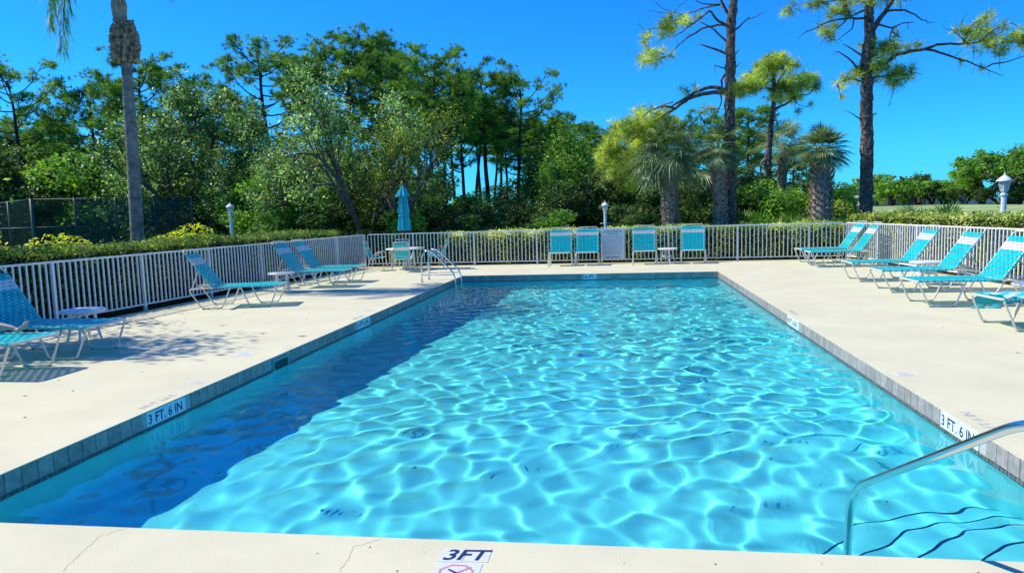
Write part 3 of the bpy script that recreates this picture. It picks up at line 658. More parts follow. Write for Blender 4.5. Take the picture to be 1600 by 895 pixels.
mb = MB(); mb.tube([(.175 * math.cos(a), .175 * math.sin(a), 1.86 + .01 * math.sin(a)) for a in np.arange(20) * math.pi / 10], .014, 6, closed=True); mb.build('tie_strap', M['canvas'], r, 1)
# ------------------------------------------------------------------ pool ladder and hand rail
r = empty('pool_ladder', (-5.4, 19.62, 0), 0, 'stainless steel ladder at the far left corner of the pool', 'ladder')
for s in (-1, 1):
    mb = MB(); y = s * .375
    mb.tube(arc_pts([(0, y, 0), (0, y, .68), (.14, y, .90), (.30, y, .86), (.90, y, .26), (.95, y, .08), (.95, y, -1.3)], .16, 7), .024, 12); mb.build('side_rail', M['steel'], r, 1)
    mb = MB(); mb.tube([(0, y, .20), (.93, y, .20)], .012, 8); mb.build('brace', M['steel'], r, 1)
    mb = MB(); mb.lathe([(.05, 0), (.05, .008), (.03, .018), (.026, .018)], (0, y, 0), 14); mb.build('escutcheon', M['steel'], r, 1)
for z in (-.42, -.70, -.98):
    mb = MB(); mb.bevbox((.93, 0, z), (.09, .72, .03), .006); mb.build('tread', M['steel'], r)
r = empty('hand_rail', (1.335, 4.3, 0), 0, 'stainless steel hand rail sloping down into the water at the right front', 'hand rail')
P = arc_pts([(0, 0, -1.0), (-.01, .01, -.30), (0, 0, .185), (.335, -1.17, .955), (.43, -1.5, .96), (.46, -1.62, .0)], .17, 8)
mb = MB(); mb.tube(P, .0225, 16); mb.build('rail_tube', M['steel'], r, 1)
mb = MB(); mb.lathe([(.055, 0), (.055, .008), (.035, .02), (.027, .02)], (.46, -1.62, 0), 16); mb.build('escutcheon', M['steel'], r, 1)
mb = MB(); mb.lathe([(.06, -.86), (.06, -.85), (.04, -.82), (.03, -.82)], (0, .0, 0), 16); mb.build('foot_flange', M['steel'], r, 1)
# ------------------------------------------------------------------ rules sign
r = empty('rules_sign', (-.16, 24.93, 0), R(-2), 'grey pool rules board hung on the far fence reading NO DIVING at its foot', 'sign')
mb = MB(); mb.bevbox((0, 0, .67), (.78, .02, 1.04), .006); mb.build('sign_board', mat('sign_grey', (.64, .70, .72), .5, var=.06, scale=6), r)
text('NO DIVING', .082, (0, -.0115, .19), (1, 0, 0), (0, 0, 1), M['ink'], r, bold=.002, align='CENTER', sx=1.12)
rs = random.Random(3)
def line(z, x0_, x1_, hgt, heavy):
    mb = MB(); x = x0_
    while x < x1_:
        wl = rs.uniform(.02, .075); wl = min(wl, x1_ - x)
        kx = x
        while kx < x + wl: mb.box((kx, -.0112, z + rs.uniform(-.003, .003)), (.008 if heavy else .006, .002, hgt * rs.uniform(.7, 1))); kx += .012 if heavy else .011
        x += wl + .018
    return mb
hd = MB()
for i, (z, a, b) in enumerate([(1.13, -.30, .30), (1.075, -.33, .33), (1.015, -.19, .19)]): mb = line(z, a, b, .034, True); mb.build('heading_line', M['ink'], r)
for i in range(16):
    z = .955 - i * .042; a = -.34 if i % 3 else -.36; b = rs.choice([.34, .30, .33, .12 if i % 4 == 3 else .32]); mb = line(z, a, b, .020, False); mb.build('text_line', M['ink'], r)
# ------------------------------------------------------------------ lamp posts
def make_lamp():
    r = empty('lamp_post', (0, 0, 0)); mb = MB()   # lantern top at z = 2.62
    n = 16; V = []; F = []
    for i, (rr, z) in enumerate([(.13, -.1), (.13, .18), (.09, .24), (.082, .3), (.075, 1.92), (.10, 1.94), (.10, 1.99), (.06, 2.02)]):
        for j in range(n * 2):
            a = j * math.pi / n; k_ = rr * (1 - (.08 if (j % 4 in (1, 2)) and 2 < i < 5 else 0)); V.append((k_ * math.cos(a), k_ * math.sin(a), z))
        if i: F += [((i - 1) * 32 + j, (i - 1) * 32 + (j + 1) % 32, i * 32 + (j + 1) % 32, i * 32 + j) for j in range(32)]
    mb.add(V, F); mb.build('post', M['lamp'], r, 40)
    mb = MB(); mb.tube([(-.24, 0, 1.42), (.24, 0, 1.42)], .016, 8); mb.lathe([(.0, -.03), (.03, 0), (.0, .03)], (-.25, 0, 1.42), 8); mb.lathe([(.0, -.03), (.03, 0), (.0, .03)], (.25, 0, 1.42), 8); mb.build('ladder_bar', M['lamp'], r, 1)
    mb = MB(); mb.lathe([(.03, 2.02), (.10, 2.06), (.115, 2.09), (.115, 2.10), (.03, 2.10)], n=6); mb.build('lantern_base', M['lamp'], r)
    for k_ in range(6):
        a0, a1 = k_ * math.pi / 3, (k_ + 1) * math.pi / 3
        g_ = MB(); g_.add([(.105 * math.cos(a0), .105 * math.sin(a0), 2.10), (.105 * math.cos(a1), .105 * math.sin(a1), 2.10), (.165 * math.cos(a1), .165 * math.sin(a1), 2.36), (.165 * math.cos(a0), .165 * math.sin(a0), 2.36)], [(0, 1, 2, 3)]); g_.build('pane', M['glassl'], r)
        b_ = MB(); b_.tube([(.108 * math.cos(a0), .108 * math.sin(a0), 2.09), (.168 * math.cos(a0), .168 * math.sin(a0), 2.37)], .011, 6); b_.build('glazing_bar', M['lamp'], r)
    mb = MB(); mb.lathe([(.19, 2.355), (.215, 2.36), (.215, 2.375), (.15, 2.44), (.09, 2.49), (.035, 2.53), (.02, 2.55), (.03, 2.57), (.012, 2.59), (.0, 2.64)], n=12); mb.build('lantern_roof', M['lamp'], r, 50)
    mb = MB(); mb.lathe([(.02, 2.10), (.025, 2.2), (.045, 2.26), (.03, 2.32), (.0, 2.34)], n=10); mb.build('bulb', M['tabletop'], r, 1)
    return r
gm3 = bpy.data.materials.new('lantern_glass_clear'); gm3.use_nodes = True; t = gm3.node_tree; pb = t.nodes['Principled BSDF']; pb.inputs['Base Color'].default_value = (.85, .9, .92, 1); pb.inputs['Roughness'].default_value = .15
tr = t.nodes.new('ShaderNodeBsdfTransparent'); mx = t.nodes.new('ShaderNodeMixShader'); mx.inputs[0].default_value = .55; t.links.new(pb.outputs[0], mx.inputs[1]); t.links.new(tr.outputs[0], mx.inputs[2]); t.links.new(mx.outputs[0], t.nodes['Material Output'].inputs[0]); M['glassl'] = gm3
P0 = make_lamp()
for i, (px, Y, zt_, lab) in enumerate([(1569, 23, 268, 'white lantern lamp post above the right-hand hedge against the golf course'), (945, 27.8, 313, 'white lantern lamp post rising behind the rules sign and far hedge'), (358, 28.5, 315, 'white lantern lamp post behind the left hedge beside the tennis court')]):
    o = P0 if i == 0 else copy_tree(P0); s = (1, .72, .86)[i]; o.location = (at(px, 300, Y)[0], Y, at(px, zt_, Y)[2] - 2.64 * s); o.scale = (s, s, s); o.rotation_euler = (0, 0, .2 * i); tag(o, lab, 'lamp post', 'white lamp posts round the pool')
#@@VEG@@
# ------------------------------------------------------------------ vegetation builders
def sphere_pts(rng, n, r, shell=.0):
    d = rng.normal(size=(n, 3)); d /= np.linalg.norm(d, axis=1)[:, None]
    return d * (r * (shell + (1 - shell) * rng.random(n) ** (1 / 3)))[:, None], d
def needles(rng, C, D, k, L, wd, spread=.9, droop=.15):
    """C: tuft centres, D: tuft axes; k needles each -> triangles"""
    n = len(C); d = D[:, None, :] + rng.normal(0, spread, (n, k, 3)); d[..., 2] -= droop * .0
    d /= np.linalg.norm(d, axis=2)[..., None]; s = rng.normal(size=(n, k, 3)); s = np.cross(s, d); s /= np.linalg.norm(s, axis=2)[..., None] + 1e-9
    b = C[:, None, :] + d * .02 + rng.normal(0, .02, (n, k, 3)); l = L * rng.uniform(.7, 1.15, (n, k, 1)); tip = b + d * l; tip[..., 2] -= droop * l[..., 0]
    return np.stack([b - s * wd, b + s * wd, tip], 2).reshape(-1, 3)
def leaves(rng, C, size, up=.5, asp=.5):
    """diamond leaves at C"""
    n = len(C); a = rng.normal(size=(n, 3)); a /= np.linalg.norm(a, axis=1)[:, None]; nn = rng.normal(size=(n, 3)); nn[:, 2] = np.abs(nn[:, 2]) + up
    s = np.cross(nn, a); s /= np.linalg.norm(s, axis=1)[:, None] + 1e-9; l = (size * rng.uniform(.6, 1.3, n))[:, None]
    return np.stack([C - a * l * .5, C + s * l * asp * .5, C + a * l * .5, C - s * l * asp * .5], 1).reshape(-1, 3)
def tree_parts(r, trunk_mb, tname, tmat, leafme, lname='crown', smooth=1):
    if trunk_mb is not None and trunk_mb.n: link(tname, trunk_mb.mesh(tname, tmat, smooth), r)
    if leafme is not None: link(lname, leafme, r)
def wobble(rng, p0, p1, n, amp):
    t = np.linspace(0, 1, n)[:, None]; p = np.array(p0) * (1 - t) + np.array(p1) * t; w_ = np.cumsum(rng.normal(0, amp, (n, 3)), 0); w_ -= t * w_[-1]; return p + w_ * np.sqrt(np.minimum(t, 1) * 1)
def bg_pine(seed, H=12., r0=.21, c0=.5, spread=3., limbs=22, kt=17, dens=1., top=.6, mats=('dbark', 'pine'), wd=.016, L=.29, side=None):
    """tall pine: bare trunk, crooked limbs that lift at the tips, clumps of needles"""
    rng = np.random.default_rng(seed); tb = MB(); n = 12; lean = rng.normal(0, .25, 2)
    t = np.linspace(0, 1, n); w_ = np.cumsum(rng.normal(0, .05, (n, 2)), 0) * (t[:, None])
    P = np.stack([lean[0] * t * 1.6 + w_[:, 0], lean[1] * t * 1.6 + w_[:, 1], t * H * .97 - .1], 1); rad = r0 * (1 - .72 * t) * np.where(t < .05, 1.3, 1)
    tb.tube(P, rad, 8)
    def on(h): i = min(max(h, 0), .999) * (n - 1); k = int(i); return P[k] + (P[k + 1] - P[k]) * (i - k)
    TC, TD = [], []
    for i in range(limbs):
        f = c0 + (1 - c0) * ((i + rng.random()) / limbs) ** .9; az = i * 2.4 + rng.normal(0, .4)
        u = (f - c0) / (1 - c0); sh = (.45 + .55 * math.sin(min(1, u * 1.25 + .15) * math.pi * .62)) * (1 - .45 * max(0, (u - top)) / (1 - top + .01))
        Lb = spread * sh * rng.uniform(.65, 1.1)
        if side is not None: Lb *= 1 + .35 * math.cos(az - side)
        b = on(f); rise = rng.uniform(-.05, .35) + .35 * u
        d = np.array([math.cos(az), math.sin(az), rise]); d /= np.linalg.norm(d)
        m = 6; tt = np.linspace(0, 1, m)[:, None]; pts = b + d * Lb * tt; pts[:, 2] += .22 * Lb * tt[:, 0] ** 2 - .08 * Lb * np.sin(tt[:, 0] * math.pi); pts += np.cumsum(rng.normal(0, .05 * Lb / 2.5, (m, 3)), 0) * tt
        r1 = r0 * .30 * (1 - .3 * u); tb.tube(pts, np.linspace(r1, .018, m), 5, cap=False)
        ns = max(2, int(round((3.2 + dens) * Lb / spread)))
        for s in range(ns):
            q = .42 + .58 * (s + rng.random()) / ns; k = q * (m - 1); kk = min(int(k), m - 2); p = pts[kk] + (pts[kk + 1] - pts[kk]) * (k - kk)
            a2 = az + (-1) ** s * rng.uniform(.3, 1.2); sl_ = Lb * .30 * rng.uniform(.5, 1.1); e_ = p + np.array([math.cos(a2), math.sin(a2), rng.uniform(.25, .8)]) * sl_
            tb.tube([p, (p + e_) / 2 + rng.normal(0, .05, 3), e_], [.024, .017, .010], 4, cap=False)
            nt = int(rng.integers(10, 17) * (.6 + .4 * dens)); cr = rng.uniform(.15, .25); c = e_ + rng.normal(0, cr * .85, (nt, 3)) * [1.4, 1.4, .55]
            TC.append(c); TD.append((c - e_) * 1.8 + np.array([0, 0, .75]) + rng.normal(0, .15, (nt, 3)))
            for j in range(2): tb.tube([e_, c[j]], [.009, .004], 3, cap=False)
        nt = int(12 * (.6 + .4 * dens)); c = pts[-1] + rng.normal(0, .2, (nt, 3)) * [1.2, 1.2, .6]; TC.append(c); TD.append((c - pts[-1]) * 1.8 + [0, 0, .8])
    nt = int(10 * dens); TC.append(P[-1] + rng.normal(0, .28, (nt, 3))); TD.append(np.tile([[0, 0, 1.]], (nt, 1)))
    C = np.concatenate(TC); D = np.concatenate(TD)
    for i in range(4):      # dead stubs on the bare trunk
        f = rng.uniform(.25, c0); b = on(f); az = rng.uniform(0, 6.28); tb.tube([b, b + np.array([math.cos(az), math.sin(az), .2]) * rng.uniform(.3, 1.1)], [.025, .006], 4)
    return tb.mesh('trunk', M[mats[0]], 1), fastmesh('crown', needles(rng, C, D, kt, L, wd), 3, M[mats[1]])
def broad(seed, H=7., r0=.16, cw=3., c0=.28, n=9000, ls=.11, mats=('obark', 'oak'), gap=.5, forks=4, levels=3, up=.4):
    """spreading broadleaf tree: forked limbs carrying clumps of small leaves with gaps between"""
    rng = np.random.default_rng(seed); tb = MB(); tips = []
    def grow(p, d, L_, r_, lv):
        m = 4; pts = [p]
        for i in range(m): d = nrm(d + rng.normal(0, .16, 3) + np.array([0, 0, .04])); pts.append(pts[-1] + d * L_ / m)
        tb.tube(pts, np.linspace(r_, r_ * .6, m + 1), 6 if lv > 1 else 4, cap=False)
        if lv == 0: tips.append(pts[-1]); tips.append(pts[-2]); return
        for k in range(forks if lv > 1 else 3):
            az = rng.uniform(0, 6.28) + k * 6.28 / forks; sp = rng.uniform(.45, .95); a = nrm(np.cross(d, [math.cos(az), math.sin(az), .3])); grow(pts[-1] if k % 2 else pts[-2], nrm(d + a * sp), L_ * rng.uniform(.62, .88), r_ * .55, lv - 1)
    nt = 2 if H > 4 else 3
    for k in range(nt):
        az = rng.uniform(0, 6.28) + k * 2.6; grow(np.array([.08 * math.cos(az), .08 * math.sin(az), -.1]), nrm([.28 * math.cos(az), .28 * math.sin(az), 1]), H * c0 * 1.15, r0, levels)
    T = np.array(tips); 
    ctr = np.array([0, 0, H * (c0 + (1 - c0) * .55)]); s = np.abs(T - ctr).max(0); hw = np.percentile(np.hypot(T[:, 0], T[:, 1]), 92); hz_ = np.percentile(T[:, 2], 96)
    sx = cw / hw; sz = (H - .45) / hz_
    for i, v in enumerate(tb.v): tb.v[i] = v * [sx, sx, sz]
    T = T * [sx, sx, sz]
    extra = rng.integers(0, len(T), int(len(T) * .5)); T = np.concatenate([T, T[extra] * [.75, .75, .88] + rng.normal(0, .3, (len(extra), 3))])
    wgt = rng.random(len(T)) ** gap; wgt /= wgt.sum(); idx = rng.choice(len(T), n, p=wgt); rr = (.10 + .055 * H * rng.random(len(T)))[idx]
    C = T[idx] + rng.normal(size=(n, 3)) * rr[:, None] * [1, 1, .7]; C[:, 2] = np.maximum(C[:, 2], .25)
    return tb.mesh('trunk', M[mats[0]], 1), fastmesh('crown', leaves(rng, C, ls, up), 4, M[mats[1]])
def shrub(seed, H=3., wd=1.8, n=5000, ls=.12, mat_='dark', lumps=16):
    """many-stemmed understory bush, leafy to the ground"""
    rng = np.random.default_rng(seed); c = []; tb = MB()
    for i in range(lumps):
        a = rng.uniform(0, 6.28); rr = wd * math.sqrt(rng.random()) * .8; z = H * rng.uniform(.12, .95) * (1 - .35 * (rr / wd) ** 2); c.append((rr * math.cos(a), rr * math.sin(a), z)); 
        if i % 2: tb.tube(wobble(rng, (rng.normal(0, .12), rng.normal(0, .12), -.1), c[-1], 5, .05), np.linspace(.035, .012, 5), 5, cap=False)
    c = np.array(c); idx = rng.integers(0, lumps, n); d, _ = sphere_pts(rng, n, 1., .35); rad = rng.uniform(.35, .62, lumps)[idx] * (H / 3.) ** .5
    C = c[idx] + d * rad[:, None] * [1.15, 1.15, .85]; C[:, 2] = np.abs(C[:, 2])
    return tb.mesh('stems', M['dbark'], 1), fastmesh('crown', leaves(rng, C, ls, .5), 4, M[mat_])
def fan_leaf(rng, base, d, R_, segs=26, droop=.5, wd=.022, fold=2.2):
    """one fan leaf: a petiole tip at base, blades radiating, tips hanging"""
    d = nrm(d); s = nrm(np.cross(d, [0, 0, 1.]) + 1e-6); u = np.cross(s, d); V = []
    for k in range(segs):
        a = (k / (segs - 1) - .5) * 2 * fold; dd = nrm(d * math.cos(a) + s * math.sin(a) + u * (.25 * math.cos(a * .5) - .1)); L_ = R_ * (1 - .32 * abs(a) / fold) * rng.uniform(.9, 1.08)
        n_ = nrm(np.cross(dd, u + rng.normal(0, .25, 3))); m = base + dd * L_ * .55; tp = m + dd * L_ * .42; tp[2] -= droop * L_ * rng.uniform(.5, 1.1); m[2] -= droop * .12 * L_
        V += [base, m - n_ * wd, tp, m + n_ * wd]
    return V
def sabal(seed, H=4., tr=.2, fronds=30, R_=.95, boots=True, fat=1., droop=.5, bm='boot', skirt=0.):
    rng = np.random.default_rng(seed); tb = MB(); n = 10; t = np.linspace(0, 1, n); P = np.stack([.15 * np.sin(t * 2), .08 * t, t * H - .1], 1); tb.tube(P, tr * (.78 + .12 * np.sin(t * 3) + .1 * fat), 12)
    me_t = tb; bo = MB()
    if boots:       # criss-cross leaf bases
        rows = int(H * .86 / .13)
        for i in range(rows):
            z = .25 + i * .13; 
            for k in range(6):
                a = k * 2 * math.pi / 6 + i * .52; c, s = math.cos(a), math.sin(a); r_ = tr * (.90 + .16 * fat * (1 if z > H * .25 else .3)); xo, yo = .15 * math.sin(z / H * 2), .08 * z / H
                for sg in (-1, 1):
                    p0 = np.array([xo + r_ * c, yo + r_ * s, z]); tdir = np.array([-s * sg * .55 + c * .30 * fat, c * sg * .55 + s * .30 * fat, .8]); tdir = nrm(tdir); p1 = p0 + tdir * rng.uniform(.17, .27)
                    bo.tube([p0 - tdir * .03, p1], [.036, .016], 4)
    V = []; PT = MB(); top = P[-1]
    for k in range(fronds):
        az = k * 2.4 + rng.normal(0, .2); el = math.pi / 2 * (1 - (k + .5) / fronds * (1.25 + skirt)) + rng.normal(0, .08); d = np.array([math.cos(az) * math.cos(el), math.sin(az) * math.cos(el), math.sin(el)])
        pl = R_ * rng.uniform(.75, 1.1); e_ = top + d * pl * .5 + [0, 0, .06]; e2 = e_ + nrm(d + [0, 0, -.25]) * pl * .5
        PT.tube([top, e_, e2], [.018, .014, .010], 4, cap=False); V += fan_leaf(rng, e2, nrm(e2 - e_ + np.array([0, 0, -.15])), R_ * rng.uniform(.85, 1.1), 26, droop)
    return me_t, bo, PT, V
def place(name, meshes, px, Y, label, cat, s=1., rz=0., group=None, z=-.08, sz=None, X=None, names=('trunk', 'crown')):
    x = at(px, 330, Y)[0] if X is None else X
    r = empty(name, (x, Y, z), rz, label, cat, group); r.scale = (s, s, sz or s)
    for nm, me in zip(names, meshes):
        if me is not None: link(nm, me, r)
    return r
# ------------------------------------------------------------------ hedges
def hedge(name, a, b, wd, h, m, n, label, ls=.055, seed=1, lump=.05):
    a = np.array(a, float); b = np.array(b, float); L_ = np.linalg.norm(b - a); rng = np.random.default_rng(seed); ang = math.atan2(b[1] - a[1], b[0] - a[0])
    r = empty(name, (a[0], a[1], 0), ang, label, 'hedge')
    nn = int(L_ / .4) + 1; mb = MB(); V = []; F = []
    for i in range(nn + 1):
        x = L_ * i / nn; j1, j2 = rng.normal(0, .02, 2)
        V += [(x, .09 + j1, -.08), (x, .07 + j1, h - .12 + j2), (x, wd - .09, h - .12 + j2), (x, wd - .09, -.08)]
        if i: F += [(4 * i - 4 + j, 4 * i - 4 + (j + 1) % 4, 4 * i + (j + 1) % 4, 4 * i + j) for j in range(4)]
    F += [(0, 1, 2, 3), (4 * nn + 3, 4 * nn + 2, 4 * nn + 1, 4 * nn)]; mb.add(V, F); mb.build('inner_core', M['core'], r)  # plain dark solid filling the hedge behind its leaves
    P = 2 * h + wd; u = rng.random(n) * (2 * h + wd); x = rng.random(n) * L_; off = rng.normal(0, .045, n) + lump * np.sin(x * 2.1 + seed) * np.sin(x * .83) + lump * .8 * np.sin(x * 5.3) * np.sin(u * 4)
    C = np.zeros((n, 3)); C[:, 0] = x
    f = u < h; C[f, 1] = -off[f]; C[f, 2] = u[f]; t_ = (u >= h) & (u < h + wd); C[t_, 1] = u[t_] - h; C[t_, 2] = h + off[t_] * .9 - .02; g_ = u >= h + wd; C[g_, 1] = wd + off[g_]; C[g_, 2] = u[g_] - h - wd
    C += rng.normal(0, .03, (n, 3)); link('leaves', fastmesh('leaves', leaves(rng, C, ls, .6, .55), 4, M[m]), r)
    # a few stray shoots
    return r
hedge('clipped_hedge', (-9.30 - .35, 27.3), (-11.9, 1.5), -1.25, 1.34, 'hedge', 52000, 'long clipped dark green hedge behind the left picket fence', .07, 1) if 0 else None
def hedge2(*a, **k): return hedge(*a, **k)
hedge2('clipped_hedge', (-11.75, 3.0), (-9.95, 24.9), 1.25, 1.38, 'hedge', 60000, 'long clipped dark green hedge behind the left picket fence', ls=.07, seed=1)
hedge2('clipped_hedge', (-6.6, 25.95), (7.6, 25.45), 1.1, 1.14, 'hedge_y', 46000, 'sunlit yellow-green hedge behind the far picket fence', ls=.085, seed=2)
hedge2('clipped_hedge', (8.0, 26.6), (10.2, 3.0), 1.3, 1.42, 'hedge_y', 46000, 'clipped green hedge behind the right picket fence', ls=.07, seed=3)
sheet('garden_soil', [(-13.2, 1), (-11.4, 1), (-9.5, 25.6), (7.7, 25.0), (9.9, 1), (12.5, 1), (10, 28), (-12, 28)], -.04, mat('mulch_soil', (.06, .045, .03), .95, var=.5, scale=6, spec=0))
# ------------------------------------------------------------------ pines behind
def hgt(py, px, Y): return at(px, py, Y)[2]
VAR = {}
def pv(key, **k):
    if key not in VAR: VAR[key] = bg_pine(**k)
    return VAR[key]
GP = 'slash pines in the wood behind the pool'
A = pv('a', seed=11, H=11, spread=2.9, limbs=26, dens=1.6, c0=.52)
B = pv('b', seed=22, H=12, spread=3.0, limbs=24, dens=1.2, c0=.5, r0=.20)
Cc = pv('c', seed=33, H=12, spread=2.1, limbs=20, dens=1.25, c0=.62, r0=.18)
D = pv('d', seed=44, H=11, spread=3.4, limbs=26, dens=1.35, c0=.42, r0=.20)
Ee = pv('e', seed=55, H=12, spread=1.6, limbs=15, dens=1.1, c0=.68, r0=.15, mats=('dbark', 'pine_d'), wd=.022)
Ff = pv('f', seed=66, H=12.0, spread=3.3, limbs=34, dens=1.9, c0=.55, mats=('dbark', 'pine'))
def pine(v, px, ytop, Y, lab, rz=0., wide=1., hbase=12., lean=None):
    H_ = hgt(ytop, px, Y) - .65; s = H_ / hbase
    o = place('pine_tree', v, px, Y, lab, 'pine tree', s, rz, GP, sz=s); o.scale = (s * wide, s * wide, s)
    if lean: o.rotation_euler = (lean[0], lean[1], rz)
    return o
pine(D, 48, 95, 40, 'leaning pine at the far left edge, its trunk rising behind the tennis fence', 1.0, .95, 11, (0, -.10))
pine(A, 150, 128, 42, 'dense rounded pine left of the palm trunk', .5, 1.0, 11)
pine(A, 243, 88, 40, 'dark pine directly right of the tall palm trunk', 2.9, 1.0, 11)
pine(B, 318, 105, 44, 'pine showing over the small-leaved tree, left of the tall open pine', 4.0, .95)
pine(B, 432, 58, 42, 'tall open-crowned pine standing alone against the sky, left of the big dense pine', .3, 1.05)
pine(Ff, 545, 50, 39, 'biggest dense pine with a bright sunlit crown, left of the closed umbrella', 1.3, 1.12)
pine(Ff, 612, 70, 43, 'dense pine whose crown joins the biggest pine on its right', 3.6, .85)
pine(B, 670, 62, 36, 'tall dark-trunked pine rising just right of the closed umbrella', 2.2, .95)
pine(Cc, 694, 100, 41, 'narrow pine directly behind the tall dark-trunked one', 1.0, 1.1)
pine(D, 727, 95, 41, 'pine with wide crooked limbs in the middle of the row', 2.0, .72, 11)
pine(Cc, 765, 98, 43, 'slim pine between two wide pines in the middle of the row', 4.1, 1.2)
pine(D, 806, 108, 42, 'spreading pine with bare crooked limbs at its right, last of the high row', .25, .95, 11)
pine(Cc, 846, 168, 46, 'shorter pine stepping down right of the high row', .4, 1.2)
pine(B, 885, 170, 50, 'small dark pine above the bright green trees, centre of the photo', .9, .7)
pine(Cc, 918, 178, 52, 'small pine beside the centre one, left of the yellow pine bough', 2.9, 1.1)
pine(Cc, 975, 180, 50, 'distant pine behind the yellow pine bough', 1.9, 1.2)
pine(B, 1075, 168, 48, 'distant pine behind the drooping cabbage palm', 5.0, .7)
pine(Cc, 1165, 150, 44, 'thin pine just right of the near scaly pine trunk', 0.2, 1.3)
pine(Ee, 1240, 205, 48, 'thin pine behind the small palm, between the near pines', 2.6, 1.5)
pine(Ee, 1188, 190, 52, 'faint thin pine seen between near pine trunks', 4.6, 1.4)
pine(A, 95, 185, 48, 'lower pine filling the gap behind the tennis fence at left', 3.7, 1.1, 11)
pine(B, 10, 180, 47, 'lower pine at the left edge behind the leaning pine', 1.1, .9)
pine(A, 372, 150, 47, 'pine hidden behind the small-leaved tree', 5.5, .9, 11)
pine(A, 945, 192, 47, 'pine behind the left end of the yellow pine bough', .8, .8, 11)
pine(A, 1012, 172, 46, 'pine rising over the right end of the yellow pine bough', 2.8, .8, 11)
pine(B, 1108, 168, 45, 'pine in the gap just left of the near scaly pine trunk', 3.2, .8)
rngp = random.Random(12)
places_ = [(700, 130), (712, 150), (738, 140), (752, 165), (768, 150), (783, 160), (795, 150), (812, 175), (826, 180), (840, 200), (858, 190), (872, 205), (655, 150), (640, 160), (900, 205), (1150, 215), (1215, 225), (1262, 235)]
ords = ['first', 'second', 'third', 'fourth', 'fifth', 'sixth', 'seventh', 'eighth', 'ninth', 'tenth', 'eleventh', 'twelfth', 'thirteenth', 'fourteenth', 'fifteenth', 'sixteenth', 'seventeenth', 'eighteenth']
for i, (px, yt) in enumerate(sorted(places_)):
    Y = rngp.uniform(54, 78); pine((Ee, Cc)[i % 2], px, yt + rngp.uniform(-8, 12), Y, 'thin far pine trunk with a small crown, %s from the left of the back row' % ords[i], rngp.uniform(0, 6), 1.2)
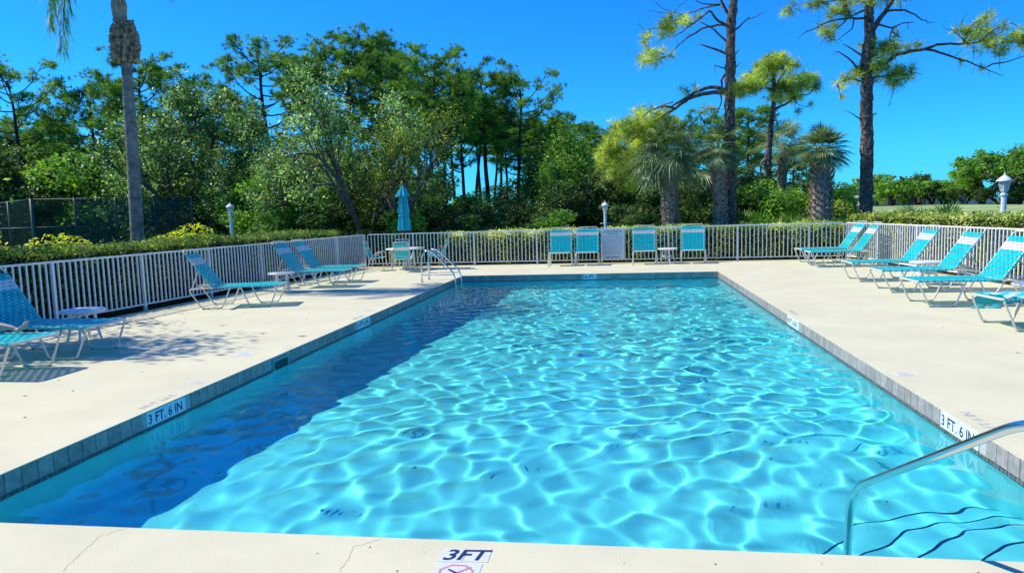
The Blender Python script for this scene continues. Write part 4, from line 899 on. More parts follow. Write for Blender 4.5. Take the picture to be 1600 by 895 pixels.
# ------------------------------------------------------------------ explicit near pines
def px_pine(name, label, Y, trunk, tr, branches, blobs, mats, conv, seed, kt=20, L=.34, wd=.010, k3=1.6, jit=.35, dens=1.):
    """a pine whose trunk and limbs follow measured outlines; depth is spread around Y"""
    rng = np.random.default_rng(seed); tb = MB()
    def w3(p, dy=0.): x, y = conv(*p); return at(x, y, Y + dy)
    T = np.array([w3(p) for p in trunk]); base = np.array([T[0][0], Y, -.08]); T[0][2] = -.15
    n = 60; seg = np.r_[0, np.cumsum(np.linalg.norm(np.diff(T, axis=0), axis=1))]; q = np.linspace(0, seg[-1], n); TT = np.stack([np.interp(q, seg, T[:, i]) for i in range(3)], 1)
    rad = np.interp(q, [0, .5, seg[-1] * .5, seg[-1]], tr) * (1 + rng.normal(0, .035, n))
    TT[1:, :2] += rng.normal(0, .008, (n - 1, 2)); tb.tube(TT - base, rad, 14)
    pool = []; 
    for br, r1, r2 in branches:
        g_ = rng.normal(0, jit); pts = np.array([w3(p, g_ * i / max(1, len(br) - 1) * len(br) * .5) for i, p in enumerate(br)])
        sg = np.r_[0, np.cumsum(np.linalg.norm(np.diff(pts, axis=0), axis=1))]; m = max(6, int(sg[-1] / .18)); qq = np.linspace(0, sg[-1], m); pp = np.stack([np.interp(qq, sg, pts[:, i]) for i in range(3)], 1); pp[1:] += rng.normal(0, .012, (m - 1, 3))
        tb.tube(pp - base, np.linspace(r1, r2, m), 7); pool.append(pp)
        for i in range(2, m, 3):     # dead side twigs
            if rng.random() < .5:
                d = nrm(rng.normal(size=3)); e_ = pp[i] + d * rng.uniform(.12, .4); tb.tube([pp[i] - base, (pp[i] + e_) / 2 + rng.normal(0, .02, 3) - base, e_ - base], [.010, .007, .004], 4, cap=False)
    pool = np.concatenate(pool + [TT]); TC = []; TD = []
    for (bx, by, br_) in blobs:
        x, y = conv(bx, by); x2, _ = conv(bx + br_, by); rr = abs(x2 - x) / FOC * Y; c0_ = at(x, y, Y)
        near = pool[np.argmin(np.hypot(pool[:, 0] - c0_[0], pool[:, 2] - c0_[2]))]; c = c0_.copy(); c[1] = near[1] + rng.normal(0, rr * .5)
        tb.tube([near - base, (near + c) / 2 + rng.normal(0, .04, 3) - base, c - base], [.022, .016, .010], 5, cap=False)
        nt = max(3, int(26 * dens * (rr / .5) ** 2 * k3)); p, d = sphere_pts(rng, nt, rr * 1.02, .0); p = p * [1, 1.1, .8] + c; TC.append(p); TD.append(d * .5 + [0, 0, .45])
        for j in range(0, nt, 3): tb.tube([c - base, (c + p[j]) / 2 + rng.normal(0, .03, 3) - base, p[j] - base], [.009, .007, .004], 3, cap=False)
    C = np.concatenate(TC) - base; Dd = np.concatenate(TD)
    r = empty(name, base, 0, label, 'pine tree'); link('trunk', tb.mesh('trunk', M[mats[0]], 1), r); link('crown', fastmesh('crown', needles(rng, C, Dd, kt, L, wd, .85, .2), 3, M[mats[1]]), r)
    # bark plates standing proud of the trunk
    bk = MB()
    for i in range(2, n - 1):
        for k in range(9):
            if rng.random() < .35: continue
            a = rng.uniform(0, 6.28); c, s = math.cos(a), math.sin(a); rr = rad[i] * 1.0; h2 = (q[1] - q[0]) * rng.uniform(.35, .6); w2 = rr * rng.uniform(.18, .32)
            p = TT[i] - base; tn = np.array([-s, c, 0]); o_ = np.array([c, s, 0]); pr = rr + .010; z = rng.uniform(-.1, .1)
            V = [p + o_ * (rr - .01) + tn * w2 + [0, 0, z - h2], p + o_ * (rr - .01) - tn * w2 + [0, 0, z - h2], p + o_ * (rr - .01) - tn * w2 + [0, 0, z + h2], p + o_ * (rr - .01) + tn * w2 + [0, 0, z + h2]]
            V += [v + o_ * .026 + (p + [0, 0, z] + o_ * rr - v) * .22 for v in V]; bk.add(V, [(4, 5, 6, 7), (0, 1, 5, 4), (1, 2, 6, 5), (2, 3, 7, 6), (3, 0, 4, 7)])
    tag(bk.build('bark_plates', M['plates'], r), kind='stuff')
    return r
M['plates'] = mat('bark_plate', (.23, .175, .155), .85, var=.6, scale=9, spec=.15, col2=(.05, .04, .036))
c7 = lambda x, y: (980 + x / 4.476, y / 4.476)
br1 = [([(725, 120), (680, 55), (650, 35), (570, 45), (480, 75), (390, 110)], .06, .018), ([(650, -20), (665, 20), (705, 90)], .04, .05), ([(735, 205), (690, 175), (640, 155), (600, 105), (580, 70), (500, 140), (440, 180), (330, 260)], .055, .014),
  ([(740, 200), (660, 170), (590, 185), (520, 205), (450, 250), (380, 300), (320, 360), (270, 400)], .055, .012), ([(715, 375), (690, 290), (650, 250), (590, 195), (500, 150)], .05, .016), ([(730, 400), (620, 345), (525, 315)], .06, .025),
  ([(725, 495), (690, 480), (615, 460)], .04, .015), ([(710, 500), (660, 560), (655, 640), (660, 720), (640, 760)], .05, .02), ([(720, 640), (620, 612), (560, 612), (480, 650), (380, 705), (270, 760), (255, 735), (320, 715)], .085, .02),
  ([(720, 650), (600, 645), (520, 660), (430, 690), (330, 760), (200, 850), (60, 960), (-120, 1090)], .085, .02), ([(330, 760), (240, 740), (120, 800), (0, 880)], .04, .012), ([(750, 215), (800, 170), (850, 125), (900, 125), (960, 90)], .035, .008), ([(845, 130), (860, 105)], .012, .006),
  ([(750, 385), (790, 350)], .03, .01), ([(750, 475), (795, 440)], .03, .008), ([(650, 35), (560, 30), (500, 25), (450, -20)], .03, .012), ([(390, 110), (350, 90), (290, 85), (230, 45), (180, 0)], .018, .008), ([(290, 95), (220, 90), (165, 75)], .012, .005), ([(330, 85), (370, 40), (430, -10)], .014, .006),
  ([(350, 190), (240, 195), (190, 205), (120, 210), (80, 180), (75, 160)], .016, .006), ([(190, 205), (185, 150)], .008, .004), ([(740, 630), (800, 610), (860, 590)], .03, .012)]
bl1 = [(330, 170, 62), (285, 205, 50), (420, 160, 40), (400, 130, 35), (150, 285, 48), (140, 370, 52), (190, 415, 45), (230, 345, 45), (270, 255, 45), (310, 385, 28), (120, 420, 38), (260, 170, 35), (470, 180, 25), (415, 620, 32), (480, 605, 20), (605, 740, 45), (640, 790, 30), (735, 640, 45), (790, 600, 52), (850, 570, 62), (890, 610, 50), (700, 655, 30)]
bl1 += [((x - 980) * 4.476, y * 4.476, r_ * 4.476) for x, y, r_ in [(1003, 183, 19), (1030, 178, 19), (1016, 200, 20), (970, 203, 18), (1048, 195, 18), (950, 232, 17), (983, 236, 22), (1012, 222, 22), (962, 262, 18), (1000, 258, 22), (1036, 214, 20), (984, 284, 16), (940, 250, 14), (1022, 245, 15), (955, 215, 14), (985, 205, 18), (1005, 280, 14)]]
px_pine('pine_tree', 'near scaly-barked pine behind the far fence, its long limb drooping yellow-green needles to the left', 28.5, [(722, 1560), (718, 1300), (716, 900), (720, 600), (722, 350), (728, 150), (745, 0), (760, -200), (770, -420)], [.27, .235, .19, .13], br1, bl1, ('bark', 'pine_y'), c7, 71)
c8 = lambda x, y: (1220 + x / 4.21, y / 4.21)
br2 = [([(590, 240), (610, 180), (650, 125), (690, 70), (740, 0), (770, -90)], .11, .06), ([(590, 120), (520, 125), (450, 120), (380, 130), (290, 150), (220, 190), (150, 215), (110, 260)], .05, .008), ([(590, 55), (520, 80), (480, 100), (440, 110), (380, 90)], .05, .015), ([(480, 125), (470, 190), (420, 230), (380, 260)], .03, .010),
  ([(440, 120), (400, 170), (340, 210), (290, 260), (235, 310)], .028, .006), ([(550, 375), (480, 330), (410, 290)], .045, .012), ([(530, 460), (500, 440), (440, 380), (385, 340), (345, 360)], .05, .012), ([(620, 440), (700, 410), (760, 365), (850, 340), (950, 325), (1010, 295), (1100, 290), (1200, 290), (1300, 280), (1400, 240), (1500, 190)], .085, .014),
  ([(950, 325), (1050, 345), (1150, 385), (1250, 410), (1350, 455), (1455, 500)], .05, .010), ([(1350, 445), (1400, 420), (1500, 410), (1600, 370), (1680, 340)], .03, .01), ([(1150, 370), (1200, 320)], .014, .006), ([(700, 75), (800, 65), (850, 80), (910, 120), (970, 150), (1010, 145)], .045, .010), ([(960, 145), (970, 170)], .01, .004),
  ([(620, 150), (690, 180), (740, 185), (800, 155), (880, 145)], .045, .012), ([(740, 185), (715, 240), (720, 290)], .03, .01), ([(835, 150), (840, 195), (870, 220)], .012, .004), ([(550, 800), (520, 785), (480, 760), (420, 725)], .03, .008), ([(580, 790), (600, 765), (630, 745)], .05, .02),
  ([(1200, 285), (1240, 180), (1290, 140), (1390, 110)], .03, .008), ([(1230, 290), (1190, 250), (1130, 200), (1060, 180), (1075, 140)], .022, .005), ([(1180, 170), (1210, 110), (1240, 70)], .014, .004), ([(1300, 280), (1400, 200), (1520, 150), (1600, 200)], .025, .01), ([(1400, 270), (1500, 290), (1600, 250)], .02, .01), ([(1440, 330), (1440, 450), (1450, 470)], .012, .004), ([(1270, 300), (1270, 390), (1330, 350)], .012, .004),
  ([(740, 560), (745, 590), (710, 700)], .02, .006), ([(590, 20), (500, 10), (430, 40), (380, 40)], .04, .015), ([(500, 0), (330, 10), (200, 20), (100, 40), (60, 45)], .03, .01), ([(570, 560), (530, 535), (480, 520), (420, 520), (370, 560)], .04, .015), ([(590, 520), (680, 500), (780, 490), (860, 480), (930, 490)], .04, .010)]
bl2 = [(370, 100, 58), (420, 80, 42), (320, 100, 35), (320, 200, 50), (290, 225, 38), (250, 200, 28), (360, 240, 30), (600, 290, 52), (650, 320, 62), (700, 300, 52), (740, 340, 50), (640, 380, 42), (790, 300, 28), (870, 290, 38), (910, 300, 28), (770, 240, 24), (780, 200, 18), (600, 440, 70), (550, 465, 52), (640, 410, 50), (480, 500, 48), (425, 510, 42), (375, 555, 30), (368, 600, 24), (370, 650, 16), (660, 440, 55), (590, 520, 32), (710, 480, 52), (770, 520, 52), (830, 485, 48), (880, 470, 30), (740, 560, 32), (700, 560, 28), (800, 450, 35), (850, 440, 25),
  (1200, 200, 42), (1150, 195, 28), (1240, 235, 42), (1290, 190, 42), (1350, 120, 45), (1310, 145, 30), (1310, 210, 45), (1370, 190, 45), (1420, 200, 45), (1500, 170, 38), (1460, 240, 45), (1400, 300, 48), (1480, 280, 48), (1540, 250, 48), (1440, 340, 34), (1590, 220, 40), (1580, 280, 30), (1350, 290, 38), (1640, 260, 50), (1700, 240, 50), (1290, 330, 20), (1230, 390, 22), (1380, 440, 22), (100, 25, 45), (60, 35, 25), (200, 10, 40), (260, 0, 40), (310, 5, 30), (560, 0, 42), (440, 20, 40), (400, 40, 25), (640, 10, 45), (800, 5, 38)]
px_pine('pine_tree', 'near dark-trunked pine at right with one long limb reaching out over the golf course', 29.5, [(560, 1430), (563, 1200), (568, 900), (562, 700), (570, 560), (558, 400), (585, 250), (577, 100), (592, 0), (600, -150), (600, -400)], [.30, .245, .21, .12], br2, bl2, ('bark', 'pine_y'), c8, 72, k3=1.3)
c6 = lambda x, y: (1130 + x / 2.984, 70 + y / 2.984)
br3 = [([(235, 300), (290, 280), (330, 245), (400, 230), (440, 190)], .06, .015), ([(240, 215), (190, 195), (130, 190)], .05, .015), ([(240, 215), (270, 150), (320, 80)], .05, .015), ([(330, 245), (350, 280), (390, 290)], .02, .008), ([(228, 320), (180, 360), (160, 420)], .03, .01), ([(240, 215), (225, 120)], .05, .02), ([(330, 245), (340, 310)], .02, .008), ([(210, 520), (170, 560), (180, 620)], .05, .03)]
bl3 = [(60, 210, 38), (100, 190, 40), (150, 190, 35), (190, 110, 45), (160, 140, 35), (220, 90, 45), (260, 90, 40), (330, 70, 32), (300, 120, 30), (200, 150, 40), (230, 230, 38), (280, 200, 42), (320, 190, 45), (380, 160, 50), (430, 150, 40), (455, 165, 28), (350, 210, 42), (330, 240, 26), (270, 260, 28), (340, 315, 14), (392, 287, 14), (345, 85, 22), (250, 60, 30), (120, 220, 28)]
px_pine('pine_tree', 'medium pine with a tufted yellow-green crown between the two near pines', 34, [(190, 830), (205, 640), (210, 540), (216, 450), (226, 350), (236, 270), (240, 210), (235, 120)], [.2, .17, .14, .05], br3, bl3, ('bark', 'pine_y'), c6, 73, k3=1.7, L=.36, wd=.011)
# ------------------------------------------------------------------ broadleaf trees
T1 = broad(101, H=7.2, cw=3.1, n=12500, ls=.135, mats=('obark', 'oak'), gap=.9)
T2 = broad(102, H=7.6, cw=3.6, n=15500, ls=.135, mats=('obark', 'oak'), gap=.7)
T3 = broad(103, H=6, cw=3.0, n=11000, ls=.14, mats=('dbark', 'bright'), gap=.6)
T4 = broad(104, H=7.2, cw=2.4, n=9000, ls=.11, mats=('obark', 'oak_y'), gap=1.1)
T5 = broad(105, H=5, cw=2.6, n=9000, ls=.13, mats=('dbark', 'dark'), gap=.5)
def bt(v, px, ytop, Y, lab, hb, rz=0., wide=1., cat='tree', grp=None, name='broadleaf_tree'):
    H_ = hgt(ytop, px, Y) + .08; s = H_ / hb; o = place(name, v, px, Y, lab, cat, s, rz, grp); o.scale = (s * wide, s * wide, s); return o
bt(T1, 318, 128, 33.5, 'airy grey-green tree behind the left lamp post', 7.2, .4, 1.1)
bt(T1, 255, 170, 35, 'grey-green small-leaved tree just right of the palm trunk', 7.2, 3.1, .9)
bt(T1, 400, 175, 33, 'grey-green tree between the left lamp post and the big fork-trunked tree', 7.2, 2.2, .9)
bt(T2, 578, 118, 29, 'big fork-trunked grey-green tree beside the closed umbrella', 7.6, 1.0, .98)
bt(T2, 490, 195, 31, 'lower grey-green tree filling the left side of the big fork-trunked one', 7.6, 4.0, .95)
bt(T4, 628, 165, 28.5, 'thin yellowing tree mixed into the right side of the big fork-trunked tree', 7.2, .7, 1.0)
bt(T3, 915, 205, 40, 'bright green broadleaf tree above the rules sign', 6, .2, 1.15)
bt(T3, 868, 245, 38, 'bright green lower tree left of the one above the rules sign', 6, 2.2, 1.15)
bt(T5, 962, 250, 36, 'dark broadleaf tree under the yellow pine bough', 5, 1.4, 1.2)
bt(T3, 165, 222, 40, 'bright green tree behind the tennis windscreen, left of the palm', 6, 3.9, 1.4)
bt(T3, 70, 215, 42, 'green tree behind the tennis fence corner', 6, 5.0, 1.5)
bt(T3, 445, 262, 33, 'bright green leafy clump between grey-green trees', 6, 1.1, 1.3)
bt(T5, 1010, 235, 38, 'dark tree behind the drooping cabbage palm', 5, 3.3, 1.3)
# trunks of the big tree, measured fork
# understory
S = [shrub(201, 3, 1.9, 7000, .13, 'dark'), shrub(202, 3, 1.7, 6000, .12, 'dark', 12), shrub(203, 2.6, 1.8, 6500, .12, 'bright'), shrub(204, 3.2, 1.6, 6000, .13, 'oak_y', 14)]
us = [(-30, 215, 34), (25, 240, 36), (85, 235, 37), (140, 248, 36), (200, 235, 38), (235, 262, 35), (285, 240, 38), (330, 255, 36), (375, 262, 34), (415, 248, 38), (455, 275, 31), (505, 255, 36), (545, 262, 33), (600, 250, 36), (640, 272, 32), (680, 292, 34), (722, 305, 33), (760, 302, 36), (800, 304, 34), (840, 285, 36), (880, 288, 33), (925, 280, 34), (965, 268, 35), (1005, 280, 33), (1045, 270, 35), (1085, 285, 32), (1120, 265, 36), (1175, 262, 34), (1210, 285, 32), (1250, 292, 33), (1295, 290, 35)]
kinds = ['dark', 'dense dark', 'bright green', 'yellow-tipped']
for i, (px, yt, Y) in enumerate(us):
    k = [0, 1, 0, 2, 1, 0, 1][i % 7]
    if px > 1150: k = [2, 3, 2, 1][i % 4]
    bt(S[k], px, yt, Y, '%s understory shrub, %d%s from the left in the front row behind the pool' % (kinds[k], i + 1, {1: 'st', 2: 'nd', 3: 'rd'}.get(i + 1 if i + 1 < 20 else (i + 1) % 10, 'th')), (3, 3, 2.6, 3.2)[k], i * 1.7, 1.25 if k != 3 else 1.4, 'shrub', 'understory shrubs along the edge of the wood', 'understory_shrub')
us2 = [(-20, 190), (50, 200), (120, 205), (190, 210), (270, 205), (345, 210), (410, 215), (470, 220), (530, 215), (590, 215), (645, 245), (690, 278), (735, 292), (780, 296), (822, 285), (862, 235), (905, 238), (950, 240), (1000, 240), (1050, 245), (1105, 245), (1160, 262), (1210, 272), (1260, 275), (1305, 285)]
for i, (px, yt) in enumerate(us2):
    bt(S[i % 2], px, yt, 47 + (i * 7 % 5), 'large dark shrub, %d%s from the left in the back row deep in the wood' % (i + 1, {1: 'st', 2: 'nd', 3: 'rd'}.get(i + 1 if i + 1 < 20 else (i + 1) % 10, 'th')), 3, i * 2.3, 1.3, 'shrub', 'shrubs deep in the wood', 'understory_shrub')
low = [(470, 318, 29), (520, 322, 29.5), (560, 330, 29), (648, 325, 29), (700, 322, 30), (745, 318, 29), (790, 325, 30), (835, 322, 29), (880, 330, 29), (980, 325, 30), (1022, 322, 29), (1070, 318, 30), (1105, 322, 29), (410, 320, 30), (300, 322, 33)]
for i, (px, yt, Y) in enumerate(low):
    bt(S[(0, 1, 0, 2, 1)[i % 5]], px, yt, Y, 'low bush just behind the far hedge, %s from the left' % ords[sorted([q[0] for q in low]).index(px)], (3, 3, 2.6, 3.2)[(0, 1, 0, 2, 1)[i % 5]], i * 1.1, 1.5, 'shrub', 'low bushes just behind the far hedge', 'low_bush')
# forked trunk and front limbs of the big tree by the umbrella
# ------------------------------------------------------------------ palms
def palm_obj(px, Y, H, label, z=-.08, seed=1, **k):
    me_t, bo, PT, V = sabal(seed, H, **k); x = at(px, 330, Y)[0]; r = empty('cabbage_palm', (x, Y, z), seed * 1.3, label, 'palm')
    link('trunk', me_t.mesh('trunk', M['gboot'], 1), r)
    if bo.n: tag(link('leaf_boots', bo.mesh('leaf_boots', M['boot']), r), kind='stuff')
    link('leaf_stalks', PT.mesh('leaf_stalks', M['fan_g']), r); link('crown', fastmesh('crown', np.array(V), 4, M['fan']), r); return r
palm_obj(1279, 30, hgt(236, 1279, 30), 'fat-trunked cabbage palm between the medium pine and the right-hand pine', seed=5, tr=.35, fronds=40, R_=.74, fat=1.2, droop=.2, skirt=-.1)
palm_obj(1127, 27.6, hgt(232, 1127, 27.6), 'cabbage palm with a boot-covered trunk touching the near scaly pine', seed=6, tr=.185, fronds=26, R_=.66, droop=.3, fat=1.2)
palm_obj(1052, 28, hgt(238, 1052, 28), 'wide drooping cabbage palm left of the boot-covered one', seed=7, tr=.26, fronds=54, R_=.92, droop=.55, skirt=.15, fat=.9)
palm_obj(1222, 36, hgt(228, 1222, 36), 'smaller shaggy palm behind the fat-trunked one', seed=8, tr=.16, fronds=26, R_=.95, droop=.5, fat=.6)
palm_obj(1105, 33, hgt(262, 1105, 33), 'small palm in shade between the drooping palm and the near pine', seed=9, tr=.16, fronds=20, R_=.9, droop=.5, fat=.6)
def palmetto_mesh(seed, n=13, R_=.62):
    rng = np.random.default_rng(seed); V = []; PT = MB()
    for k in range(n):
        az = k * 2.4; el = rng.uniform(.35, 1.35); d = np.array([math.cos(az) * math.cos(el), math.sin(az) * math.cos(el), math.sin(el)]); b = np.array([rng.normal(0, .15), rng.normal(0, .15), 0]); e_ = b + d * rng.uniform(.45, .9)
        PT.tube([b, e_], [.012, .008], 4, cap=False); V += fan_leaf(rng, e_, d, R_, 20, .12, .02, 1.5)
    return PT.mesh('leaf_stalks', M['fan_g']), fastmesh('leaves', np.array(V), 4, M['fan_g'])
PM = [palmetto_mesh(1), palmetto_mesh(2, 10, .7), palmetto_mesh(3, 16, .5)]
pmp = [(1150, 29, 1.2), (1172, 28.2, 1.3), (1192, 29.5, 1.5), (1212, 28.3, 1.35), (1232, 29.6, 1.5), (1255, 28.3, 1.4), (1300, 28.6, 1.4), (1318, 29.5, 1.3), (1100, 27.6, 1.1), (1385, 28.5, 1.25), (1402, 30, 1.2), (1418, 28.4, 1.5), (1440, 28.6, 1.35), (1470, 28.8, 1.45), (470, 29, 1.2), (440, 28.4, 1.3), (395, 28.6, 1.4), (715, 29, 1.3), (660, 28.3, 1.2), (690, 30, 1.4), (860, 29, 1.0), (1335, 28.5, 1.3), (1135, 31, 1.7), (1225, 32, 1.9), (1180, 32, 1.9)]
so_ = sorted(q[0] for q in pmp)
for i, (px, Y, s) in enumerate(pmp):
    o = place('palmetto', PM[i % 3], px, Y, 'saw palmetto with fan leaves behind the hedge, %d%s from the left' % (so_.index(px) + 1, {1: 'st', 2: 'nd', 3: 'rd'}.get(so_.index(px) + 1 if so_.index(px) < 19 else (so_.index(px) + 1) % 10, 'th')), 'palmetto', s * .92, i * .9, 'saw palmettos at the edge of the wood', names=('leaf_stalks', 'leaves'))
    if px in (1385, 1402, 1418, 1440, 1470): o.location.z = .25
# tall feather palm at left
def feather_palm():
    Y = 18.0; b = at(215, 375, Y); r = empty('feather_palm', (b[0], Y, -.08), 0, 'tall smooth grey-trunked palm rising out of frame behind the left hedge', 'palm')
    base = np.array([b[0], Y, -.08]); pts = [np.array([b[0] + .03, Y, -.1])] + [at(x, y, Y) for x, y in ((215, 375), (209, 270), (203, 180), (197, 95))]
    T = np.array(pts) - base; rad = [.20, .172, .165, .150, .13]; n = 60; q = np.linspace(0, 4, n); P = np.stack([np.interp(q, range(5), T[:, i]) for i in range(3)], 1); rr = np.interp(q, range(5), rad) * (1 + .012 * np.sin(np.arange(n) * 2.2))
    mb = MB(); mb.tube(P, rr, 18); mb.build('trunk', M['pbark'], r, 1)
    rings = MB(); 
    for i in range(4, n - 1, 1):
        if i % 2 == 0: rings.tube([P[i] + (rr[i] + .001) * np.array([math.cos(a), math.sin(a), .02 * math.sin(a * 3 + i)]) for a in np.arange(16) * math.pi / 8], .006, 4, closed=True)
    tag(rings.build('ring_scars', M['pbark'], r, 1), kind='stuff')
    c = at(195, 66, Y) - base; bo = MB(); rg = np.random.default_rng(4)
    for i in range(17):
        z = c[2] - .52 + i * .062; R0 = .34 * math.sin(max(.28, min(1, (i + 2.2) / 17)) * math.pi * .92) ** .6 + .03
        for k in range(11):
            a = k * 2 * math.pi / 11 + i * .6; cc, s = math.cos(a), math.sin(a); p0 = np.array([c[0] + R0 * .72 * cc, c[1] + R0 * .72 * s, z]); d = nrm([cc * .9, s * .9, .75]); e_ = p0 + d * rg.uniform(.10, .17)
            bo.tube([p0, (p0 + e_) / 2, e_], [.055, .05, .03], 5)
    bo.tube([c - [0, 0, .5], c, c + [0, 0, .5]], [.16, .27, .2], 12); bo.build('leaf_boots', M['boot'], r)['kind'] = 'stuff'
    top = at(186, 15, Y) - base; mb = MB(); mb.tube([c + [0, 0, .3], (c + top) / 2 + [0, 0, .1], top, top + [-.02, 0, .5]], [.17, .15, .17, .10], 12); 
    for k in range(9): a = k * .7; mb.tube([top + [.1 * math.cos(a), .1 * math.sin(a), -.45], top + [.16 * math.cos(a), .16 * math.sin(a), .1], top + [.1 * math.cos(a), .1 * math.sin(a), .55]], [.05, .045, .02], 6)
    mb.build('crown_shaft', mat('dry_leaf_sheath', (.42, .33, .24), .85, var=.35, scale=6), r, 1)
    o_ = top + [0, 0, 1.05]; V = []; st = MB(); rg = np.random.default_rng(9)
    # first frond hangs at the upper left of the photo
    spec = [(math.pi + .12, .35, 3.3, 2.35), (math.pi + .5, .55, 3.0, 2.3), (.15, .75, 1.9, 1.7)] + [(k * 2.4 + .9, rg.uniform(.95, 1.4), 2.3, 1.5) for k in range(11)]
    for az, el, L_, dr in spec:
        h = np.array([math.cos(az), math.sin(az), 0]); m = 26; t_ = np.linspace(0, 1, m); pts = []
        p = o_.copy(); e2 = el
        for i in range(m): pts.append(p.copy()); e2 -= dr * 1.15 / m * (1.35 if i > m * .2 else .8); e2 = max(e2, -1.45); p = p + (h * math.cos(e2) + np.array([0, 0, math.sin(e2)])) * L_ / m
        pts = np.array(pts); st.tube(pts, np.linspace(.028, .006, m), 5, cap=False); sd = np.array([-h[1], h[0], 0])
        for i in range(3, m):
            for s in (-1, 1):
                for q_ in range(4):
                    pp = pts[i] + (pts[i] - pts[i - 1]) * (q_ / 4 - .5); dd = nrm(sd * s * rg.uniform(.35, .8) + nrm(pts[i] - pts[i - 1]) * .6 + rg.normal(0, .18, 3)); ll = .72 * (1 - .45 * abs(t_[i] - .45) / .55) * rg.uniform(.8, 1.1)
                    mid = pp + dd * ll * .45; tp = mid + dd * ll * .35 + np.array([0, 0, -ll * .5]); nn = nrm(np.cross(dd, [0, 0, 1]) + rg.normal(0, .2, 3)) * .013; V += [pp, mid - nn, tp, mid + nn]
    st.build('leaf_stalks', M['fan_g'], r); link('crown', fastmesh('crown', np.array(V), 4, M['feather']), r)
feather_palm()
# shade trees standing left of the frame, whose dappled shade falls on the left of the deck
for i, (x, y, H_, lab) in enumerate([(-14.2, 10.3, 8.2, 'leafy tree just left of the view that dapples the deck by the near loungers'), (-14.3, 4.6, 7.6, 'leafy tree left of the view nearest the camera')]):
    o = empty('broadleaf_tree', (x, y, -.08), i * 2., lab, 'tree', 'shade trees beside the left hedge')
    for nm, me in zip(('trunk', 'crown'), T1): link(nm, me, o)
    o.scale = (H_ / 7.2 * .95,) * 2 + (H_ / 7.2,)
# yellow flowering bushes behind the left hedge
YB_ = shrub(301, 1.5, 1.2, 8000, .085, 'yellow', 24)
for px, yt, Y, wd_, lab in ((12, 362, 13.4, 1.1, 'yellow flowering bush at the left edge behind the hedge'), (130, 366, 16.2, 1.6, 'yellow flowering bush behind the hedge left of the palm trunk'), (312, 350, 22.5, 1.3, 'yellow flowering bush behind the hedge beside the left lamp post')):
    H_ = hgt(yt, px, Y) + .08; o = place('yellow_bush', YB_, px, Y, lab, 'bush', H_ / 1.62, px * .1, names=('stems', 'crown')); o.scale = (H_ / 1.62 * wd_,) * 2 + (H_ / 1.62,)
# ------------------------------------------------------------------ tennis court fence
M['tgreen'] = mat('green_steel', (.03, .075, .06), .5)
M['tcanvas'] = mat('windscreen_mesh', (.010, .045, .040), .8, var=.3, scale=1.5)
t = M['tcanvas'].node_tree; tr = t.nodes.new('ShaderNodeBsdfTransparent'); tr.inputs[0].default_value = (.55, .75, .72, 1); mx = t.nodes.new('ShaderNodeMixShader'); mx.inputs[0].default_value = .38; t.links.new(t.nodes['Principled BSDF'].outputs[0], mx.inputs[1]); t.links.new(tr.outputs[0], mx.inputs[2]); t.links.new(mx.outputs[0], t.nodes['Material Output'].inputs[0])
tf = empty('tennis_court_fence', (at(50, 330, 27)[0], 27, -.08), 0, 'tall green chain-link tennis court fence with dark windscreens behind the left hedge', 'fence')
k0 = np.array([at(50, 330, 27)[0], 27.]); kL = np.array([k0[0] - 9, 33.]); kR = np.array([at(300, 330, 31)[0], 31.]); kE = np.array([at(330, 330, 31.5)[0], 31.5])
def tpost(p, rr=.05, h=3.12): mb = MB(); q = np.array([p[0], p[1], 0]) - np.array(tf.location) * [1, 1, 0]; mb.tube([q + [0, 0, 0], q + [0, 0, h]], rr, 10); mb.build('post', M['tgreen'], tf, 1)
def lerp2(a, b, t): return a + (b - a) * t
tpost(k0, .07)
for t_ in (.33, .66, 1): tpost(lerp2(k0, kL, t_))
for t_ in (.25, .5, .75, 1): tpost(lerp2(k0, kR, t_), .045)
def trail(a, b, z, rr=.024):
    mb = MB(); o_ = np.array(tf.location) * [1, 1, 0]; mb.tube([np.array([*a, z]) - o_, np.array([*b, z]) - o_], rr, 8); mb.build('rail', M['tgreen'], tf, 1)
for z in (3.08, 1.9, .95): trail(k0, kL, z)
trail(k0, kR, 3.08); trail(k0, lerp2(k0, kR, .25), 1.9); trail(k0, lerp2(k0, kR, .25), .95)
def tpanel(a, b, z0, z1, name='windscreen'):
    mb = MB(); o_ = np.array(tf.location) * [1, 1, 0]; V = []; F = []; n = 24
    for i in range(n + 1):
        p = lerp2(a, b, i / n)
        for j in range(7): zz = z0 + (z1 - z0) * j / 6; V.append(np.array([p[0], p[1] - .06 - .025 * math.sin(i * 1.3) * math.sin(j * .9), zz]) - o_)
        if i: F += [((i - 1) * 7 + j, i * 7 + j, i * 7 + j + 1, (i - 1) * 7 + j + 1) for j in range(6)]
    mb.add(V, F); mb.build(name, M['tcanvas'], tf, 1)
tpanel(lerp2(k0, kR, .25), lerp2(k0, kR, .5), .05, 3.02); tpanel(lerp2(k0, kR, .5), lerp2(k0, kR, .75), .05, 3.02); tpanel(lerp2(k0, kR, .75), kR, .05, 3.0)
tpanel(lerp2(k0, kR, .02), lerp2(k0, kR, .25), .05, 1.9)
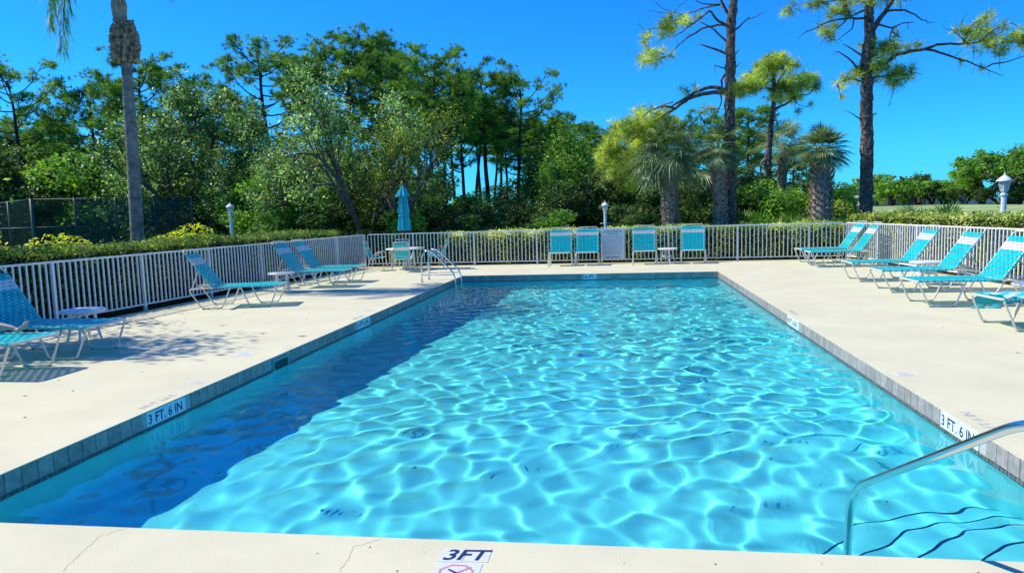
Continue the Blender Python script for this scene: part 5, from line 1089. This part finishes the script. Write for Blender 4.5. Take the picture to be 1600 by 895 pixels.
def links(a, b, z0, z1):
    mb = MB(); o_ = np.array(tf.location) * [1, 1, 0]; L_ = np.linalg.norm(b - a); st_ = .11; hh = z1 - z0; V = []; F = []
    k = -hh
    while k < L_:
        for sg in (1, -1):
            s0, s1 = max(0, k), min(L_, k + hh)
            if s1 <= s0: continue
            za, zb = (z0 + s0 - k, z0 + s1 - k) if sg == 1 else (z1 - (s0 - k), z1 - (s1 - k)); p = lerp2(a, b, s0 / L_); q = lerp2(a, b, s1 / L_); c = len(V)
            V += [(p[0], p[1], za - .004), (p[0], p[1], za + .004), (q[0], q[1], zb + .004), (q[0], q[1], zb - .004)]; F.append((c, c + 1, c + 2, c + 3))
        k += st_
    mb.add(np.array(V) - o_, F); tag(mb.build('chain_link', M['tgreen'], tf), kind='stuff')
links(k0, lerp2(k0, kR, .25), .05, 3.05); links(k0, kL, .05, 3.05)
r = empty('court_bench', (at(45, 375, 23)[0], 23, -.08), .1, 'grey bench behind the left hedge beside the tennis fence corner', 'bench')
mb = MB(); mb.bevbox((0, 0, .9), (1.4, .3, .04), .01); mb.build('seat', M['fence'], r)
for s in (-.6, .6): mb = MB(); mb.box((s, 0, .44), (.06, .26, .88)); mb.build('leg', M['tgreen'], r)
p_ = at(457, 350, 31); r = empty('screen_panel', (p_[0], 31, -.08), -.1, 'short dark green windscreen panel standing among the bushes behind the left hedge', 'screen')
mb = MB(); mb.box((0, 0, 1.05), (1.5, .02, 2.1)); mb.build('windscreen', M['tcanvas'], r)
for s in (-.76, .76): mb = MB(); mb.tube([(s, 0, 0), (s, 0, 2.3)], .04, 8); mb.build('post', M['tgreen'], r, 1)
# ------------------------------------------------------------------ far side of the golf course
OK_ = broad(401, H=13, cw=9.5, n=16000, ls=.62, r0=.5, mats=('dbark', 'bright'), gap=.5, c0=.22)
OD = broad(402, H=10, cw=6.5, n=9000, ls=.60, r0=.3, mats=('dbark', 'dark'), gap=.5, c0=.22)
OG = broad(403, H=8, cw=5.5, n=8000, ls=.5, r0=.25, mats=('obark', 'bright'), gap=.7, c0=.22)
def far(v, px, ytop, Y, lab, hb, wide=1., rz=0.):
    H_ = hgt(ytop, px, Y) + .08; s = H_ / hb; o = place('far_tree', v, px, Y, lab, 'tree', s, rz, 'trees across the golf course'); o.scale = (s * wide, s * wide, s)
far(OK_, 1585, 231, 150, 'biggest spreading oak at the right edge across the golf course', 13, 1.15, .3)
far(OK_, 1530, 250, 158, 'spreading oak at the left flank of the biggest far oak', 13, .95, 2.2)
far(OK_, 1625, 236, 162, 'oak joined to the right of the biggest far oak', 13, 1., 4.)
for i, (px, yt, Y, k, wd_) in enumerate([(1310, 296, 190, 1, 1.), (1330, 290, 200, 2, 1.), (1372, 274, 185, 2, .8), (1390, 284, 175, 2, 1.1), (1414, 282, 170, 2, 1.2), (1436, 275, 178, 1, 1.3), (1456, 284, 182, 1, 1.), (1474, 283, 180, 2, .9), (1490, 290, 178, 2, 1.), (1508, 292, 165, 1, 1.2), (1286, 290, 170, 1, 1.2), (1560, 290, 150, 1, 1.4), (1590, 288, 145, 1, 1.3), (1350, 300, 210, 1, 1.3)]):
    far((None, OD, OG)[k], px, yt, Y, 'round %s tree across the golf course, %s from the left' % (('', 'dark', 'bright green')[k], ords[sorted([1310, 1330, 1372, 1390, 1414, 1436, 1456, 1474, 1490, 1508, 1286, 1560, 1590, 1350]).index(px)]), (0, 10, 8)[k], wd_, i * 1.3)
hr_ = mat('grey_shingle_roof', (.34, .33, .32), .9, var=.2, scale=3); hw_ = mat('cream_stucco', (.55, .50, .42), .9); hg_ = mat('dark_window', (.04, .06, .08), .2)
for i, (px, Y, wd_, lab) in enumerate([(1316, 200, 16, 'low grey-roofed house seen left of the right-hand pine trunk'), (1388, 188, 14, 'low house with a screened porch just right of the pine trunk across the golf course'), (1470, 196, 22, 'long low house behind the far row of round trees')]):
    x = at(px, 318, Y)[0]; r = empty('house', (x, Y, .3), .1 * i, lab, 'house', 'low houses across the golf course'); mb = MB(); mb.box((0, 0, 1.3), (wd_, 8, 2.6)); mb.build('wall', hw_, r)
    mb = MB(); a, b = wd_ / 2 + .7, 4.8; mb.add([(-a, -b, 2.5), (a, -b, 2.5), (a, b, 2.5), (-a, b, 2.5), (-a + 4.5, 0, 4.4), (a - 4.5, 0, 4.4)], [(0, 1, 5, 4), (1, 2, 5), (2, 3, 4, 5), (3, 0, 4), (3, 2, 1, 0)]); mb.build('roof', hr_, r)
    for k in range(int(wd_ // 4)):
        xx = -wd_ / 2 + 2 + k * 4; mb = MB(); mb.box((xx, -4.01, 1.3), (1.8, .08, 1.5)); w2 = mb.build('window', hg_, r)
        mb = MB(); mb.box((xx, -4.06, 1.3), (.08, .06, 1.6)); mb.box((xx, -4.06, .5), (2.0, .06, .1)); mb.box((xx, -4.06, 2.1), (2.0, .06, .1)); mb.build('window_frame', M['lamp'], w2)
